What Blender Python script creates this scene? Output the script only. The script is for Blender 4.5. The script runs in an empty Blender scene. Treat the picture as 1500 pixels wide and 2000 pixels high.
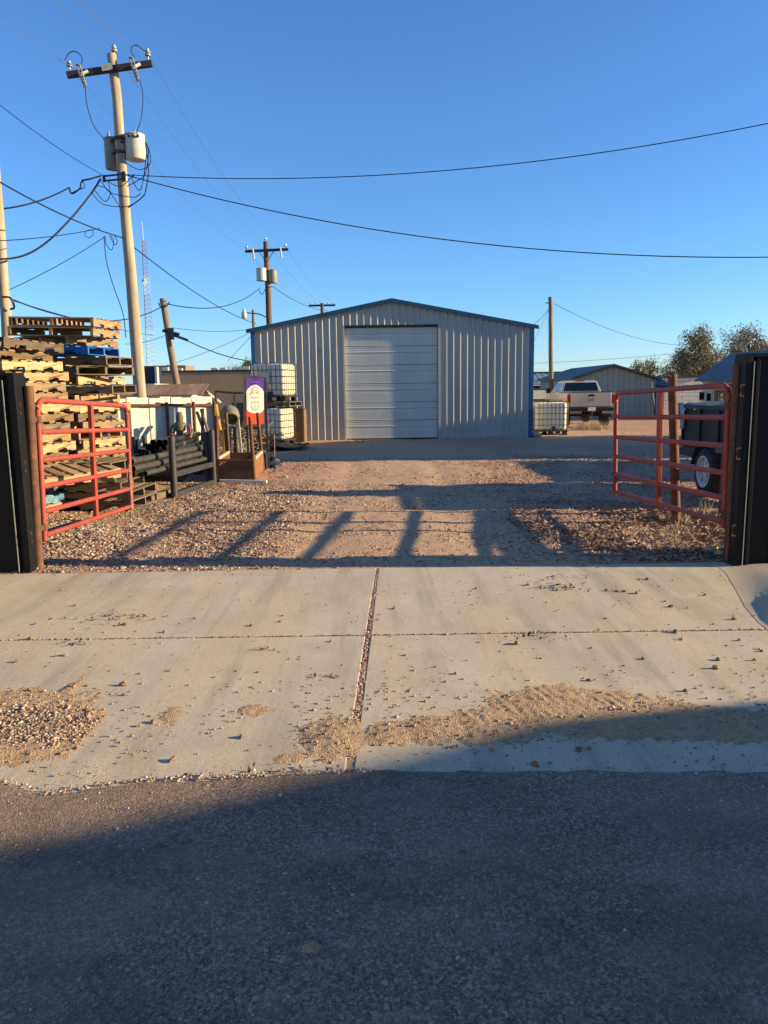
import bpy, math, random
import numpy as np
from mathutils import Vector, Matrix
R = math.radians
random.seed(11)
rng = np.random.default_rng(11)
scn = bpy.context.scene
col = scn.collection

# ------------------------------------------------------------------ camera, sky, sun, exposure
CAM = Vector((0, 0, 1.7)); PITCH = R(9.16); ROLL = R(0.8); F = 1500.0
R0 = Vector((1, 0, 0)); U0 = Vector((0, math.sin(PITCH), math.cos(PITCH))); FW = Vector((0, math.cos(PITCH), -math.sin(PITCH)))
CR = R0 * math.cos(ROLL) - U0 * math.sin(ROLL)
CU = R0 * math.sin(ROLL) + U0 * math.cos(ROLL)
cd = bpy.data.cameras.new('camera'); cam = bpy.data.objects.new('camera', cd); col.objects.link(cam)
cd.sensor_fit = 'VERTICAL'; cd.sensor_height = 36; cd.lens = 36 * F / 2000; cd.clip_end = 5000; cd.clip_start = .05
m3 = Matrix((CR, CU, -FW)).transposed()
cam.matrix_world = Matrix.Translation(CAM) @ m3.to_4x4()
scn.camera = cam

SUN_EL, SUN_AZ = R(15.5), R(94.0)
w = bpy.data.worlds.new('World'); scn.world = w; w.use_nodes = True
nt = w.node_tree; bg = nt.nodes['Background']
sky = nt.nodes.new('ShaderNodeTexSky'); sky.sky_type = 'NISHITA'; sky.sun_disc = False
sky.sun_elevation = SUN_EL; sky.sun_rotation = SUN_AZ
sky.air_density = 1.0; sky.dust_density = 0.0; sky.ozone_density = 7.2
nt.links.new(sky.outputs[0], bg.inputs[0]); bg.inputs[1].default_value = 0.11
sl = bpy.data.lights.new('sun', 'SUN'); so = bpy.data.objects.new('sun', sl); col.objects.link(so)
sl.energy = 5.0; sl.angle = R(.5); sl.color = (1.0, .82, .50)
sd = Vector((math.sin(SUN_AZ) * math.cos(SUN_EL), math.cos(SUN_AZ) * math.cos(SUN_EL), math.sin(SUN_EL)))
so.rotation_euler = sd.to_track_quat('Z', 'Y').to_euler(); so.location = sd * 60
vs = scn.view_settings
vs.view_transform = 'Standard'; vs.look = 'None'; vs.gamma = 1; vs.use_curve_mapping = False; vs.exposure = 1.06

# ------------------------------------------------------------------ helpers
def ray(x, y):
    return CR * (x - 750) + CU * (1000 - y) + FW * F
def P(x, y, Y):
    d = ray(x, y); return CAM + d * (Y / d.y)
def G(x, y, z=0.0):
    d = ray(x, y); return CAM + d * ((z - CAM.z) / d.z)

class MB:
    def __init__(s): s.v = []; s.f = []
    def add(s, vs, fs):
        n = len(s.v); s.v += [tuple(v) for v in vs]; s.f += [tuple(i + n for i in f) for f in fs]
        return s
    def box(s, c, sz, rot=None, jit=0):
        h = [a / 2 for a in sz]; vs = []
        for x in (-1, 1):
            for y in (-1, 1):
                for z in (-1, 1):
                    p = Vector((x * h[0], y * h[1], z * h[2]))
                    if jit: p += Vector((random.uniform(-jit, jit) for _ in range(3)))
                    if rot is not None: p = rot @ p
                    vs.append(p + Vector(c))
        return s.add(vs, [(0, 1, 3, 2), (4, 6, 7, 5), (0, 4, 5, 1), (2, 3, 7, 6), (0, 2, 6, 4), (1, 5, 7, 3)])
    def bx(s, x0, x1, y0, y1, z0, z1):
        return s.box(((x0 + x1) / 2, (y0 + y1) / 2, (z0 + z1) / 2), (x1 - x0, y1 - y0, z1 - z0))
    def frame(s, d):
        d = d.normalized(); a = Vector((0, 0, 1)) if abs(d.z) < .95 else Vector((1, 0, 0))
        u = d.cross(a).normalized(); return u, u.cross(d).normalized()
    def cyl(s, a, b, r, r2=None, n=10, caps=True):
        a = Vector(a); b = Vector(b); r2 = r if r2 is None else r2
        u, v = s.frame(b - a); vs = []
        for p, q in ((a, r), (b, r2)):
            for i in range(n):
                t = 2 * math.pi * i / n; vs.append(p + (u * math.cos(t) + v * math.sin(t)) * q)
        fs = [(i, (i + 1) % n, n + (i + 1) % n, n + i) for i in range(n)]
        if caps: fs += [tuple(range(n))[::-1], tuple(range(n, 2 * n))]
        return s.add(vs, fs)
    def bar(s, a, b, wd, ht):
        a = Vector(a); b = Vector(b); u, v = s.frame(b - a); vs = []
        for p in (a, b):
            for x, y in ((-1, -1), (1, -1), (1, 1), (-1, 1)): vs.append(p + u * x * wd / 2 + v * y * ht / 2)
        return s.add(vs, [(0, 1, 5, 4), (1, 2, 6, 5), (2, 3, 7, 6), (3, 0, 4, 7), (3, 2, 1, 0), (4, 5, 6, 7)])
    def tube(s, pts, r, n=6, closed=False):
        pts = [Vector(p) for p in pts]; vs = []; m = len(pts)
        for k, p in enumerate(pts):
            d = (pts[(k + 1) % m] if closed or k < m - 1 else p) - (pts[k - 1] if closed or k > 0 else p)
            u, v = s.frame(d); rr = r[k] if isinstance(r, (list, tuple)) else r
            for i in range(n):
                t = 2 * math.pi * i / n; vs.append(p + (u * math.cos(t) + v * math.sin(t)) * rr)
        fs = []
        for k in range(m if closed else m - 1):
            k2 = (k + 1) % m
            fs += [(k * n + i, k * n + (i + 1) % n, k2 * n + (i + 1) % n, k2 * n + i) for i in range(n)]
        if not closed: fs += [tuple(range(n))[::-1], tuple(range((m - 1) * n, m * n))]
        return s.add(vs, fs)
    def pipe(s, a, b, r, th=.008, n=14):
        a = Vector(a); b = Vector(b); u, v = s.frame(b - a); vs = []
        for p, q in ((a, r), (b, r), (b, r - th), (a, r - th)):
            for i in range(n):
                t = 2 * math.pi * i / n; vs.append(p + (u * math.cos(t) + v * math.sin(t)) * q)
        fs = []
        for k in range(4):
            k2 = (k + 1) % 4
            fs += [(k * n + i, k * n + (i + 1) % n, k2 * n + (i + 1) % n, k2 * n + i) for i in range(n)]
        return s.add(vs, fs)
    def lathe(s, c, prof, n=16, axis=None, caps=True):
        c = Vector(c); ax = Vector((0, 0, 1)) if axis is None else Vector(axis).normalized()
        u, v = s.frame(ax); vs = []
        for r, h in prof:
            for i in range(n):
                t = 2 * math.pi * i / n; vs.append(c + ax * h + (u * math.cos(t) + v * math.sin(t)) * r)
        fs = []
        for k in range(len(prof) - 1):
            fs += [(k * n + i, k * n + (i + 1) % n, (k + 1) * n + (i + 1) % n, (k + 1) * n + i) for i in range(n)]
        if caps: fs += [tuple(range(n))[::-1], tuple(range((len(prof) - 1) * n, len(prof) * n))]
        return s.add(vs, fs)
    def prism(s, poly, a, b, axis='x'):
        """2-D polygon extruded from a to b along axis; poly in the other two coords"""
        n = len(poly); vs = []
        for t in (a, b):
            for p, q in poly:
                vs.append({'x': (t, p, q), 'y': (p, t, q), 'z': (p, q, t)}[axis])
        fs = [(i, (i + 1) % n, n + (i + 1) % n, n + i) for i in range(n)] + [tuple(range(n))[::-1], tuple(range(n, 2 * n))]
        return s.add(vs, fs)
    def xf(s, M_): s.v = [tuple(M_ @ Vector(v)) for v in s.v]; return s
    def build(s, name, mat, parent=None, world=False, smooth=False, bevel=0, seg=2, data=None):
        me = bpy.data.meshes.new(name)
        vs_ = s.v
        if world and parent is not None:
            inv = wm(parent).inverted(); vs_ = [tuple(inv @ Vector(v)) for v in vs_]
        me.from_pydata(vs_, [], s.f); me.update()
        import bmesh
        bm = bmesh.new(); bm.from_mesh(me); bmesh.ops.recalc_face_normals(bm, faces=bm.faces); bm.to_mesh(me); bm.free()
        if smooth:
            me.polygons.foreach_set('use_smooth', [True] * len(me.polygons))
            me.set_sharp_from_angle(angle=R(40))
        if mat: me.materials.append(mat)
        o = bpy.data.objects.new(name, me); col.objects.link(o)
        if parent is not None: o.parent = parent
        if bevel:
            b = o.modifiers.new('bevel', 'BEVEL'); b.width = bevel; b.segments = seg; b.limit_method = 'ANGLE'; b.angle_limit = R(35)
        return o

def wm(o):
    m = o.matrix_basis.copy()
    return wm(o.parent) @ m if o.parent else m
def tag(o, label=None, cat=None, group=None, kind=None):
    if label: o['label'] = label
    if cat: o['category'] = cat
    if group: o['group'] = group
    if kind: o['kind'] = kind
    return o
def thing(name, label, cat, loc=(0, 0, 0), rz=0, group=None):
    o = bpy.data.objects.new(name, None); o.empty_display_size = .2; col.objects.link(o)
    o.location = loc; o.rotation_euler = (0, 0, rz)
    return tag(o, label, cat, group)
def children(o): return [c for c in bpy.data.objects if c.parent == o]
KIDS = {}
def copy_tree(o, parent=None):
    c = o.copy(); col.objects.link(c)
    if parent is not None: c.parent = parent
    if o.name not in KIDS: KIDS[o.name] = children(o)
    for ch in KIDS[o.name]: copy_tree(ch, c)
    return c
def link_mesh(name, me, parent=None, loc=None, rot=None):
    o = bpy.data.objects.new(name, me); col.objects.link(o)
    if parent is not None: o.parent = parent
    if loc is not None: o.location = loc
    if rot is not None: o.rotation_euler = rot
    return o

# ---- materials
def dusty(c):  # shade warmth put into base colours to offset the blue skylight, no dust film
    return (c[0] * 1.03, c[1] * .965, c[2] * .83) if c[0] >= c[2] * .94 and c[0] > .05 else c
MATS = {}
def M(name, c, rough=.6, metal=0., c2=None, scale=5., detail=6., lo=.38, hi=.66, bump=0., bscale=60., orand=0., stretch=(1, 1, 1), spec=.4, rscale=0, c3=None, c3amt=.0, c3scale=2., coat=0):
    m = bpy.data.materials.new(name); m.use_nodes = True; n = m.node_tree.nodes; L = m.node_tree.links
    b = n['Principled BSDF']; b.inputs['Roughness'].default_value = rough; b.inputs['Metallic'].default_value = metal
    b.inputs['Specular IOR Level'].default_value = spec
    c = dusty(c); c2 = dusty(c2) if c2 else None; c3 = dusty(c3) if c3 else None
    if coat: b.inputs['Coat Weight'].default_value = coat
    tc = n.new('ShaderNodeTexCoord'); mp = n.new('ShaderNodeMapping'); mp.inputs['Scale'].default_value = stretch
    L.new(tc.outputs['Object'], mp.inputs[0])
    oi = n.new('ShaderNodeObjectInfo')
    va = n.new('ShaderNodeVectorMath'); va.operation = 'ADD'
    mu = n.new('ShaderNodeMath'); mu.operation = 'MULTIPLY'; mu.inputs[1].default_value = 17.3; L.new(oi.outputs['Random'], mu.inputs[0])
    L.new(mp.outputs[0], va.inputs[0]); L.new(mu.outputs[0], va.inputs[1])
    nz = n.new('ShaderNodeTexNoise'); nz.inputs['Scale'].default_value = scale; nz.inputs['Detail'].default_value = detail; nz.inputs['Roughness'].default_value = .62
    L.new(va.outputs[0], nz.inputs['Vector'])
    rp = n.new('ShaderNodeValToRGB'); e = rp.color_ramp.elements
    if c2 is None: c2 = tuple(x * .72 for x in c)
    e[0].position = lo; e[0].color = (*c2, 1); e[1].position = hi; e[1].color = (*c, 1)
    L.new(nz.outputs['Fac'], rp.inputs[0]); out = rp.outputs[0]
    if c3 is not None:
        n3 = n.new('ShaderNodeTexNoise'); n3.inputs['Scale'].default_value = c3scale; n3.inputs['Detail'].default_value = 8; n3.inputs['Roughness'].default_value = .7
        L.new(va.outputs[0], n3.inputs['Vector'])
        mr = n.new('ShaderNodeMapRange'); mr.inputs[1].default_value = .72 - c3amt * .45; mr.inputs[2].default_value = .80 - c3amt * .4
        L.new(n3.outputs['Fac'], mr.inputs[0])
        mx = n.new('ShaderNodeMix'); mx.data_type = 'RGBA'; mx.inputs[7].default_value = (*c3, 1)
        L.new(mr.outputs[0], mx.inputs[0]); L.new(out, mx.inputs[6]); out = mx.outputs[2]
    if orand:
        hs = n.new('ShaderNodeHueSaturation'); mr = n.new('ShaderNodeMapRange'); mr.inputs[3].default_value = 1 - orand; mr.inputs[4].default_value = 1 + orand * .6
        L.new(oi.outputs['Random'], mr.inputs[0]); L.new(mr.outputs[0], hs.inputs['Value']); L.new(out, hs.inputs['Color']); out = hs.outputs[0]
    L.new(out, b.inputs['Base Color'])
    if rscale:
        mr = n.new('ShaderNodeMapRange'); mr.inputs[3].default_value = max(0, rough - rscale); mr.inputs[4].default_value = min(1, rough + rscale)
        L.new(nz.outputs['Fac'], mr.inputs[0]); L.new(mr.outputs[0], b.inputs['Roughness'])
    if bump:
        nb = n.new('ShaderNodeTexNoise'); nb.inputs['Scale'].default_value = bscale; nb.inputs['Detail'].default_value = 4
        L.new(va.outputs[0], nb.inputs['Vector'])
        bp = n.new('ShaderNodeBump'); bp.inputs['Strength'].default_value = bump; bp.inputs['Distance'].default_value = .01
        L.new(nb.outputs['Fac'], bp.inputs['Height']); L.new(bp.outputs[0], b.inputs['Normal'])
    MATS[name] = m
    return m

m_panel = M('grey_panel_paint', (.455, .452, .452), .42, c2=(.395, .392, .392), scale=1.4, stretch=(1, 1, .35), rscale=.1, bump=.03, bscale=3, c3=(.30, .27, .23), c3amt=.22, c3scale=3.5)
m_door = M('white_door_paint', (.63, .645, .655), .45, c2=(.55, .565, .575), scale=2, stretch=(1, 1, .5), bump=.04, bscale=90, c3=(.46, .43, .39), c3amt=.2, c3scale=4)
m_blue = M('blue_trim_paint', (.022, .11, .24), .4, c2=(.018, .085, .19), scale=3)
m_teal = M('teal_rake_trim', (.02, .09, .15), .4, c2=(.016, .07, .12), scale=3)
m_black = M('black_sheet_steel', (.007, .007, .008), .5, c2=(.010, .010, .011), scale=2, stretch=(1, 1, .4), c3=(.04, .035, .03), c3amt=.06, c3scale=7, spec=.18)
m_galv = M('galvanised_edge', (.52, .52, .48), .45, metal=.2, scale=8)
m_red = M('red_gate_paint', (.36, .062, .046), .55, c2=(.27, .05, .038), scale=6, rscale=.12, c3=(.17, .075, .045), c3amt=.3, c3scale=11, bump=.05, bscale=60)
m_rust = M('rusty_steel', (.16, .072, .038), .8, c2=(.085, .042, .028), scale=8, bump=.25, bscale=70, c3=(.24, .11, .05), c3amt=.3, c3scale=12)
m_rustlite = M('orange_rust_plate', (.27, .115, .055), .85, c2=(.15, .068, .035), scale=7, bump=.2, bscale=60)
m_wood = M('pallet_wood', (.37, .24, .13), .8, c2=(.22, .14, .078), scale=3, stretch=(1, 1, 6), bump=.25, bscale=30, orand=.5, c3=(.16, .11, .07), c3amt=.2, c3scale=5)
m_wood2 = M('weathered_pallet_wood', (.22, .16, .108), .88, c2=(.12, .09, .063), scale=3, stretch=(1, 1, 6), bump=.3, bscale=30, orand=.4, c3=(.1, .08, .06), c3amt=.2, c3scale=5)
m_wood3 = M('pale_pallet_wood', (.46, .325, .19), .8, c2=(.31, .21, .118), scale=3, stretch=(1, 1, 6), bump=.22, bscale=30, orand=.42, c3=(.16, .11, .07), c3amt=.25, c3scale=4)
m_bluewood = M('blue_painted_wood', (.02, .15, .42), .65, c2=(.015, .10, .31), scale=5, bump=.2, bscale=40, orand=.2, c3=(.25, .2, .13), c3amt=.15, c3scale=8)
m_paleblue = M('faded_blue_wood', (.10, .28, .40), .75, c2=(.07, .2, .3), scale=6, bump=.2, orand=.3, c3=(.4, .36, .28), c3amt=.45, c3scale=6)
m_pole = M('weathered_pole_wood', (.45, .375, .30), .85, c2=(.28, .225, .175), scale=3, stretch=(4, 4, .35), bump=.35, bscale=18, c3=(.16, .115, .08), c3amt=.1, c3scale=3)
m_poledark = M('brown_pole_wood', (.17, .105, .07), .85, c2=(.10, .065, .045), scale=3, stretch=(4, 4, .35), bump=.3, bscale=18)
m_polegrey = M('grey_pole_wood', (.24, .195, .155), .85, c2=(.155, .125, .1), scale=3, stretch=(4, 4, .35), bump=.3, bscale=18)
m_arm = M('creosoted_crossarm', (.022, .018, .017), .7, c2=(.04, .03, .025), scale=6)
m_cable = M('black_cable', (.014, .015, .018), .5, scale=20)
m_wire = M('bare_wire', (.13, .14, .16), .6, metal=.0, scale=20)
m_porc = M('glazed_porcelain', (.40, .40, .40), .25, c2=(.2, .2, .2), scale=10)
m_darkmetal = M('dark_hardware', (.05, .05, .052), .5, metal=.4, scale=12)
m_tank = M('transformer_grey', (.53, .55, .53), .4, c2=(.46, .48, .46), scale=3, c3=(.3, .2, .14), c3amt=.06, c3scale=8)
m_plastic = M('white_tote_plastic', (.74, .73, .68), .42, c2=(.64, .63, .57), scale=2.5, c3=(.5, .46, .38), c3amt=.12, c3scale=4)
m_cage = M('tote_cage_steel', (.10, .10, .10), .45, metal=.4, scale=10)
m_blackpl = M('black_plastic', (.016, .016, .018), .45, scale=6)
m_pipeblk = M('black_pipe', (.018, .018, .02), .38, c2=(.03, .03, .03), scale=6, c3=(.12, .10, .085), c3amt=.12, c3scale=6)
m_pipegrey = M('grey_dusty_pipe', (.062, .058, .05), .6, c2=(.028, .027, .026), scale=9, stretch=(1, 1, 1), c3=(.16, .14, .11), c3amt=.3, c3scale=12)
m_rack = M('rack_black_paint', (.028, .028, .03), .45, c2=(.05, .045, .042), scale=7, c3=(.16, .1, .06), c3amt=.08, c3scale=9)
m_white = M('white_sheet_paint', (.74, .74, .67), .5, c2=(.66, .655, .58), scale=1.6, stretch=(1, 1, .4), c3=(.5, .45, .34), c3amt=.1, c3scale=4)
m_whitewall = M('white_wall', (.66, .67, .66), .7, c2=(.57, .58, .57), scale=2, c3=(.42, .4, .36), c3amt=.1)
m_tan = M('tan_wall', (.30, .235, .16), .8, c2=(.265, .205, .14), scale=.5)
m_rustroof = M('rusty_roof', (.24, .12, .09), .7, c2=(.33, .22, .17), scale=1.5, stretch=(3, .6, 1), orand=.2)
m_roofblue = M('blue_grey_roof', (.16, .22, .29), .45, c2=(.12, .17, .23), scale=1.2, stretch=(2, .5, 1))
m_shingle = M('slate_grey_roof', (.145, .165, .195), .75, c2=(.11, .125, .15), scale=2, bump=.2, bscale=10)
m_shedgrey = M('grey_green_boards', (.36, .38, .36), .7, c2=(.30, .32, .30), scale=1.5, stretch=(2, 2, .3))
m_trim = M('dark_trim', (.03, .045, .055), .5, scale=4)
m_truck = M('truck_paint', (.47, .47, .475), .28, c2=(.40, .40, .405), scale=1.5, coat=.5, c3=(.36, .3, .22), c3amt=.08, c3scale=3)
m_glassd = M('tinted_glass', (.010, .012, .015), .06, scale=3, spec=.6)
m_tyre = M('tyre_rubber', (.018, .018, .018), .8, c2=(.035, .03, .027), scale=8, bump=.3, bscale=40)
m_redlens = M('tail_lamp_lens', (.45, .018, .012), .2, c2=(.35, .012, .01), scale=6)
m_chrome = M('chrome_bumper', (.55, .55, .55), .2, metal=.9, scale=4)
m_rim = M('white_wheel_paint', (.75, .76, .78), .35, c2=(.66, .67, .69), scale=6)
m_trailer = M('charcoal_trailer_paint', (.015, .015, .016), .5, spec=.25, c2=(.024, .024, .025), scale=3, c3=(.10, .09, .08), c3amt=.12, c3scale=6)
m_cloth = M('grey_white_cloth', (.48, .49, .52), .9, c2=(.36, .37, .40), scale=9, bump=.3, bscale=25)
m_ply = M('brown_plywood', (.135, .07, .038), .8, c2=(.085, .045, .027), scale=3, stretch=(1, 1, 4), bump=.2)
m_tarp = M('black_tarp', (.014, .016, .022), .5, c2=(.025, .027, .035), scale=5, bump=.4, bscale=12)
m_tarpblue = M('navy_tarp', (.02, .035, .09), .55, c2=(.012, .02, .055), scale=5, bump=.5, bscale=12)
m_yellow = M('yellow_paint', (.55, .32, .02), .5, scale=6, c3=(.15, .09, .04), c3amt=.25, c3scale=9)
m_greym = M('dusty_machine_grey', (.2, .18, .15), .7, c2=(.13, .11, .09), scale=6, bump=.3, c3=(.1, .055, .03), c3amt=.3, c3scale=7)
m_olive = M('olive_machine_paint', (.16, .135, .075), .65, c2=(.09, .07, .045), scale=7, bump=.3)
m_conc = M('pale_concrete_cap', (.5, .43, .33), .9, scale=8, bump=.2)
m_purple = M('purple_sign_print', (.12, .035, .30), .4, c2=(.10, .03, .27), scale=3)
m_orange = M('red_orange_sign_print', (.72, .075, .035), .4, c2=(.62, .065, .03), scale=3)
m_signwhite = M('white_sign_print', (.80, .80, .72), .4, c2=(.76, .76, .68), scale=3)
m_signgrey = M('grey_sign_print', (.42, .43, .36), .5, scale=3)
m_pinkish = M('pale_print', (.75, .62, .75), .5, scale=3)
m_bark = M('bark', (.12, .095, .07), .9, c2=(.07, .055, .04), scale=8, stretch=(1, 1, .3), bump=.4)
m_twig = M('bare_twigs', (.17, .135, .10), .9, scale=8)
m_strobered = M('tower_red_paint', (.40, .15, .14), .5, scale=2)
m_towerwhite = M('tower_white_paint', (.62, .62, .62), .5, scale=2)
m_rubber = M('grey_clay', (.50, .42, .31), .95, c2=(.26, .21, .15), scale=30, bump=.5, bscale=80)
m_tankdk = M('dark_tank_grey', (.30, .31, .29), .5, c2=(.2, .2, .18), scale=3)  # darker grey for one transformer on each pole
m_cut = M('cutout_grey', (.34, .33, .32), .35, c2=(.2, .19, .18), scale=12)
m_darkbox = M('dark_unit_paint', (.02, .026, .04), .5, scale=4)
m_hvac = M('rooftop_unit_white', (.6, .6, .58), .6, scale=3)
m_lampglass = M('lamp_glass', (.5, .58, .5), .2, scale=5)
m_tanbounce = M('tan_bounce', (.52, .43, .32), .85, scale=2)
m_brick = M('dusky_brick_wall', (.26, .19, .15), .85, scale=3)

def leafmat(name, cs):
    m = bpy.data.materials.new(name); m.use_nodes = True; n = m.node_tree.nodes; L = m.node_tree.links
    b = n['Principled BSDF']; b.inputs['Roughness'].default_value = .7; b.inputs['Specular IOR Level'].default_value = .2
    ge = n.new('ShaderNodeNewGeometry'); rp = n.new('ShaderNodeValToRGB'); e = rp.color_ramp.elements
    e[0].color = (*cs[0], 1); e[1].color = (*cs[-1], 1)
    for i, c in enumerate(cs[1:-1]):
        x = e.new((i + 1) / (len(cs) - 1)); x.color = (*c, 1)
    L.new(ge.outputs['Random Per Island'], rp.inputs[0]); L.new(rp.outputs[0], b.inputs['Base Color'])
    return m
m_stone_tan = leafmat('tan_gravel_stone', [(.14, .085, .058), (.40, .28, .185), (.24, .14, .095), (.55, .44, .32), (.36, .20, .14), (.19, .115, .08), (.60, .51, .40), (.32, .20, .14)])
m_stone_red = leafmat('reddish_gravel_stone', [(.17, .085, .06), (.34, .19, .135), (.42, .28, .20), (.27, .14, .10), (.5, .38, .29), (.22, .13, .1)])
m_pebble = M('pebble', (.30, .215, .155), .9, c2=(.2, .14, .1), scale=20, orand=.4)
m_leaflitter = leafmat('dry_leaf', [(.15, .075, .045), (.25, .14, .085), (.36, .25, .16), (.18, .09, .055), (.46, .37, .27), (.11, .065, .045)])
m_darkleaf = leafmat('dark_leaf_scrap', [(.06, .04, .025), (.14, .09, .055), (.09, .06, .035)])
m_straw = leafmat('dry_grass', [(.36, .29, .18), (.48, .40, .26), (.26, .20, .12), (.56, .50, .38)])
m_leaf_a = leafmat('olive_autumn_leaf', [(.13, .12, .06), (.21, .175, .09), (.30, .235, .13), (.15, .135, .07), (.36, .28, .16)])
m_leaf_b = leafmat('thin_brown_leaf', [(.22, .17, .11), (.30, .235, .15), (.17, .135, .085), (.36, .28, .18)])
m_leaf_g = leafmat('dark_green_leaf', [(.02, .04, .015), (.035, .06, .022), (.05, .075, .03)])

# ------------------------------------------------------------------ value noise
def vnoise(x, y, seed=0):
    xi = np.floor(x).astype(np.int64); yi = np.floor(y).astype(np.int64); fx = x - xi; fy = y - yi
    fx = fx * fx * (3 - 2 * fx); fy = fy * fy * (3 - 2 * fy)
    def h(a, b):
        n = (a * 374761393 + b * 668265263 + seed * 1274126177) & 0x7fffffff
        n = ((n ^ (n >> 13)) * 1103515245 + 12345) & 0x7fffffff
        n = ((n ^ (n >> 15)) * 1274126177) & 0x7fffffff
        return (n & 0xffff) / 65535.0
    return (h(xi, yi) * (1 - fx) + h(xi + 1, yi) * fx) * (1 - fy) + (h(xi, yi + 1) * (1 - fx) + h(xi + 1, yi + 1) * fx) * fy
def fbm(x, y, o=4, seed=0):
    s = 0; a = .5; t = 0
    for k in range(o):
        s = s + a * vnoise(x * 2 ** k, y * 2 ** k, seed + k * 7); t += a; a *= .5
    return s / t
def np_mesh(name, V, Fq, mat, parent=None, smooth=False):
    me = bpy.data.meshes.new(name); V = np.asarray(V, np.float32); Fq = np.asarray(Fq, np.int32); k = Fq.shape[1]
    me.vertices.add(len(V)); me.vertices.foreach_set('co', V.ravel())
    me.loops.add(Fq.size); me.loops.foreach_set('vertex_index', Fq.ravel())
    me.polygons.add(len(Fq)); me.polygons.foreach_set('loop_start', np.arange(0, Fq.size, k, dtype=np.int32))
    me.polygons.foreach_set('loop_total', np.full(len(Fq), k, np.int32))
    if smooth: me.polygons.foreach_set('use_smooth', np.ones(len(Fq), bool))
    me.update(calc_edges=True); me.materials.append(mat)
    o = bpy.data.objects.new(name, me); col.objects.link(o)
    if parent is not None: o.parent = parent
    return o
def grid_mesh(name, xs, ys, zf, mat, smooth=True):
    X, Y = np.meshgrid(xs, ys); Z = zf(X, Y); nx = len(xs); ny = len(ys)
    V = np.stack([X, Y, Z], -1).reshape(-1, 3)
    i = np.arange(ny - 1)[:, None] * nx + np.arange(nx - 1)[None, :]
    Fq = np.stack([i, i + 1, i + 1 + nx, i + nx], -1).reshape(-1, 4)
    return np_mesh(name, V, Fq, mat, smooth=smooth)

# ================================================================== GROUND MATERIALS
def gnodes(name):
    m = bpy.data.materials.new(name); m.use_nodes = True; n = m.node_tree.nodes; L = m.node_tree.links
    b = n['Principled BSDF']; g = n.new('ShaderNodeNewGeometry')
    return m, n, L, b, g.outputs['Position']
def nnoise(n, L, v, s, d=5, r=.6, st=None):
    if st:
        mp = n.new('ShaderNodeMapping'); mp.inputs['Scale'].default_value = st; L.new(v, mp.inputs[0]); v = mp.outputs[0]
    t = n.new('ShaderNodeTexNoise'); t.inputs['Scale'].default_value = s; t.inputs['Detail'].default_value = d; t.inputs['Roughness'].default_value = r
    L.new(v, t.inputs['Vector']); return t.outputs['Fac']
def nramp(n, L, v, stops):
    stops = [(p, dusty(c)) for p, c in stops]
    r = n.new('ShaderNodeValToRGB'); e = r.color_ramp.elements
    e[0].position = stops[0][0]; e[0].color = (*stops[0][1], 1); e[1].position = stops[-1][0]; e[1].color = (*stops[-1][1], 1)
    for p, c in stops[1:-1]:
        x = e.new(p); x.color = (*c, 1)
    L.new(v, r.inputs[0]); return r.outputs[0]
def nmap(n, L, v, a, b, c=0., d=1.):
    r = n.new('ShaderNodeMapRange'); r.inputs[1].default_value = a; r.inputs[2].default_value = b; r.inputs[3].default_value = c; r.inputs[4].default_value = d
    L.new(v, r.inputs[0]); return r.outputs[0]
def nmix(n, L, f, a, b, mode='MIX'):
    x = n.new('ShaderNodeMix'); x.data_type = 'RGBA'; x.blend_type = mode
    if isinstance(f, (int, float)): x.inputs[0].default_value = f
    else: L.new(f, x.inputs[0])
    for i, c in ((6, a), (7, b)):
        if isinstance(c, tuple): x.inputs[i].default_value = (*dusty(c), 1)
        else: L.new(c, x.inputs[i])
    return x.outputs[2]
def nvor(n, L, v, s, out='Color'):
    t = n.new('ShaderNodeTexVoronoi'); t.inputs['Scale'].default_value = s; L.new(v, t.inputs['Vector']); return t.outputs[out]
def nmath(n, L, op, a, b):
    x = n.new('ShaderNodeMath'); x.operation = op
    for i, c in ((0, a), (1, b)):
        if isinstance(c, (int, float)): x.inputs[i].default_value = c
        else: L.new(c, x.inputs[i])
    return x.outputs[0]
def nbump(n, L, b, h, s, d):
    x = n.new('ShaderNodeBump'); x.inputs['Strength'].default_value = s; x.inputs['Distance'].default_value = d
    L.new(h, x.inputs['Height']); L.new(x.outputs[0], b.inputs['Normal'])
def grey(n, L, c):
    x = n.new('ShaderNodeRGBToBW'); L.new(c, x.inputs[0]); return x.outputs[0]

# asphalt
m_asph, n, L, b, pos = gnodes('worn_asphalt')
v1 = grey(n, L, nvor(n, L, pos, 95)); v2 = grey(n, L, nvor(n, L, pos, 230))
agg = nramp(n, L, v1, [(0, (.045, .034, .028)), (.34, (.12, .086, .070)), (.6, (.25, .178, .142)), (.82, (.47, .34, .27)), (1, (.72, .56, .44))])
agg2 = nramp(n, L, v2, [(0, (.04, .030, .025)), (.5, (.20, .142, .115)), (1, (.56, .42, .33))])
base = nmix(n, L, .5, agg, agg2)
base = nmix(n, L, nmap(n, L, nnoise(n, L, pos, 1.1, 6, .65), .45, .60, 0, .75), base, nmix(n, L, .5, base, (.33, .24, .19)))
base = nmix(n, L, nmap(n, L, nnoise(n, L, pos, 2.6, 6, .7), .53, .68, 0, .5), base, (.34, .25, .20))
base = nmix(n, L, nmap(n, L, nnoise(n, L, pos, .8, 5, .6, (1, 2.2, 1)), .38, .52, .75, 0), base, nmix(n, L, .45, base, (.05, .042, .034)))
L.new(base, b.inputs['Base Color']); b.inputs['Roughness'].default_value = .85; b.inputs['Specular IOR Level'].default_value = .3
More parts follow.
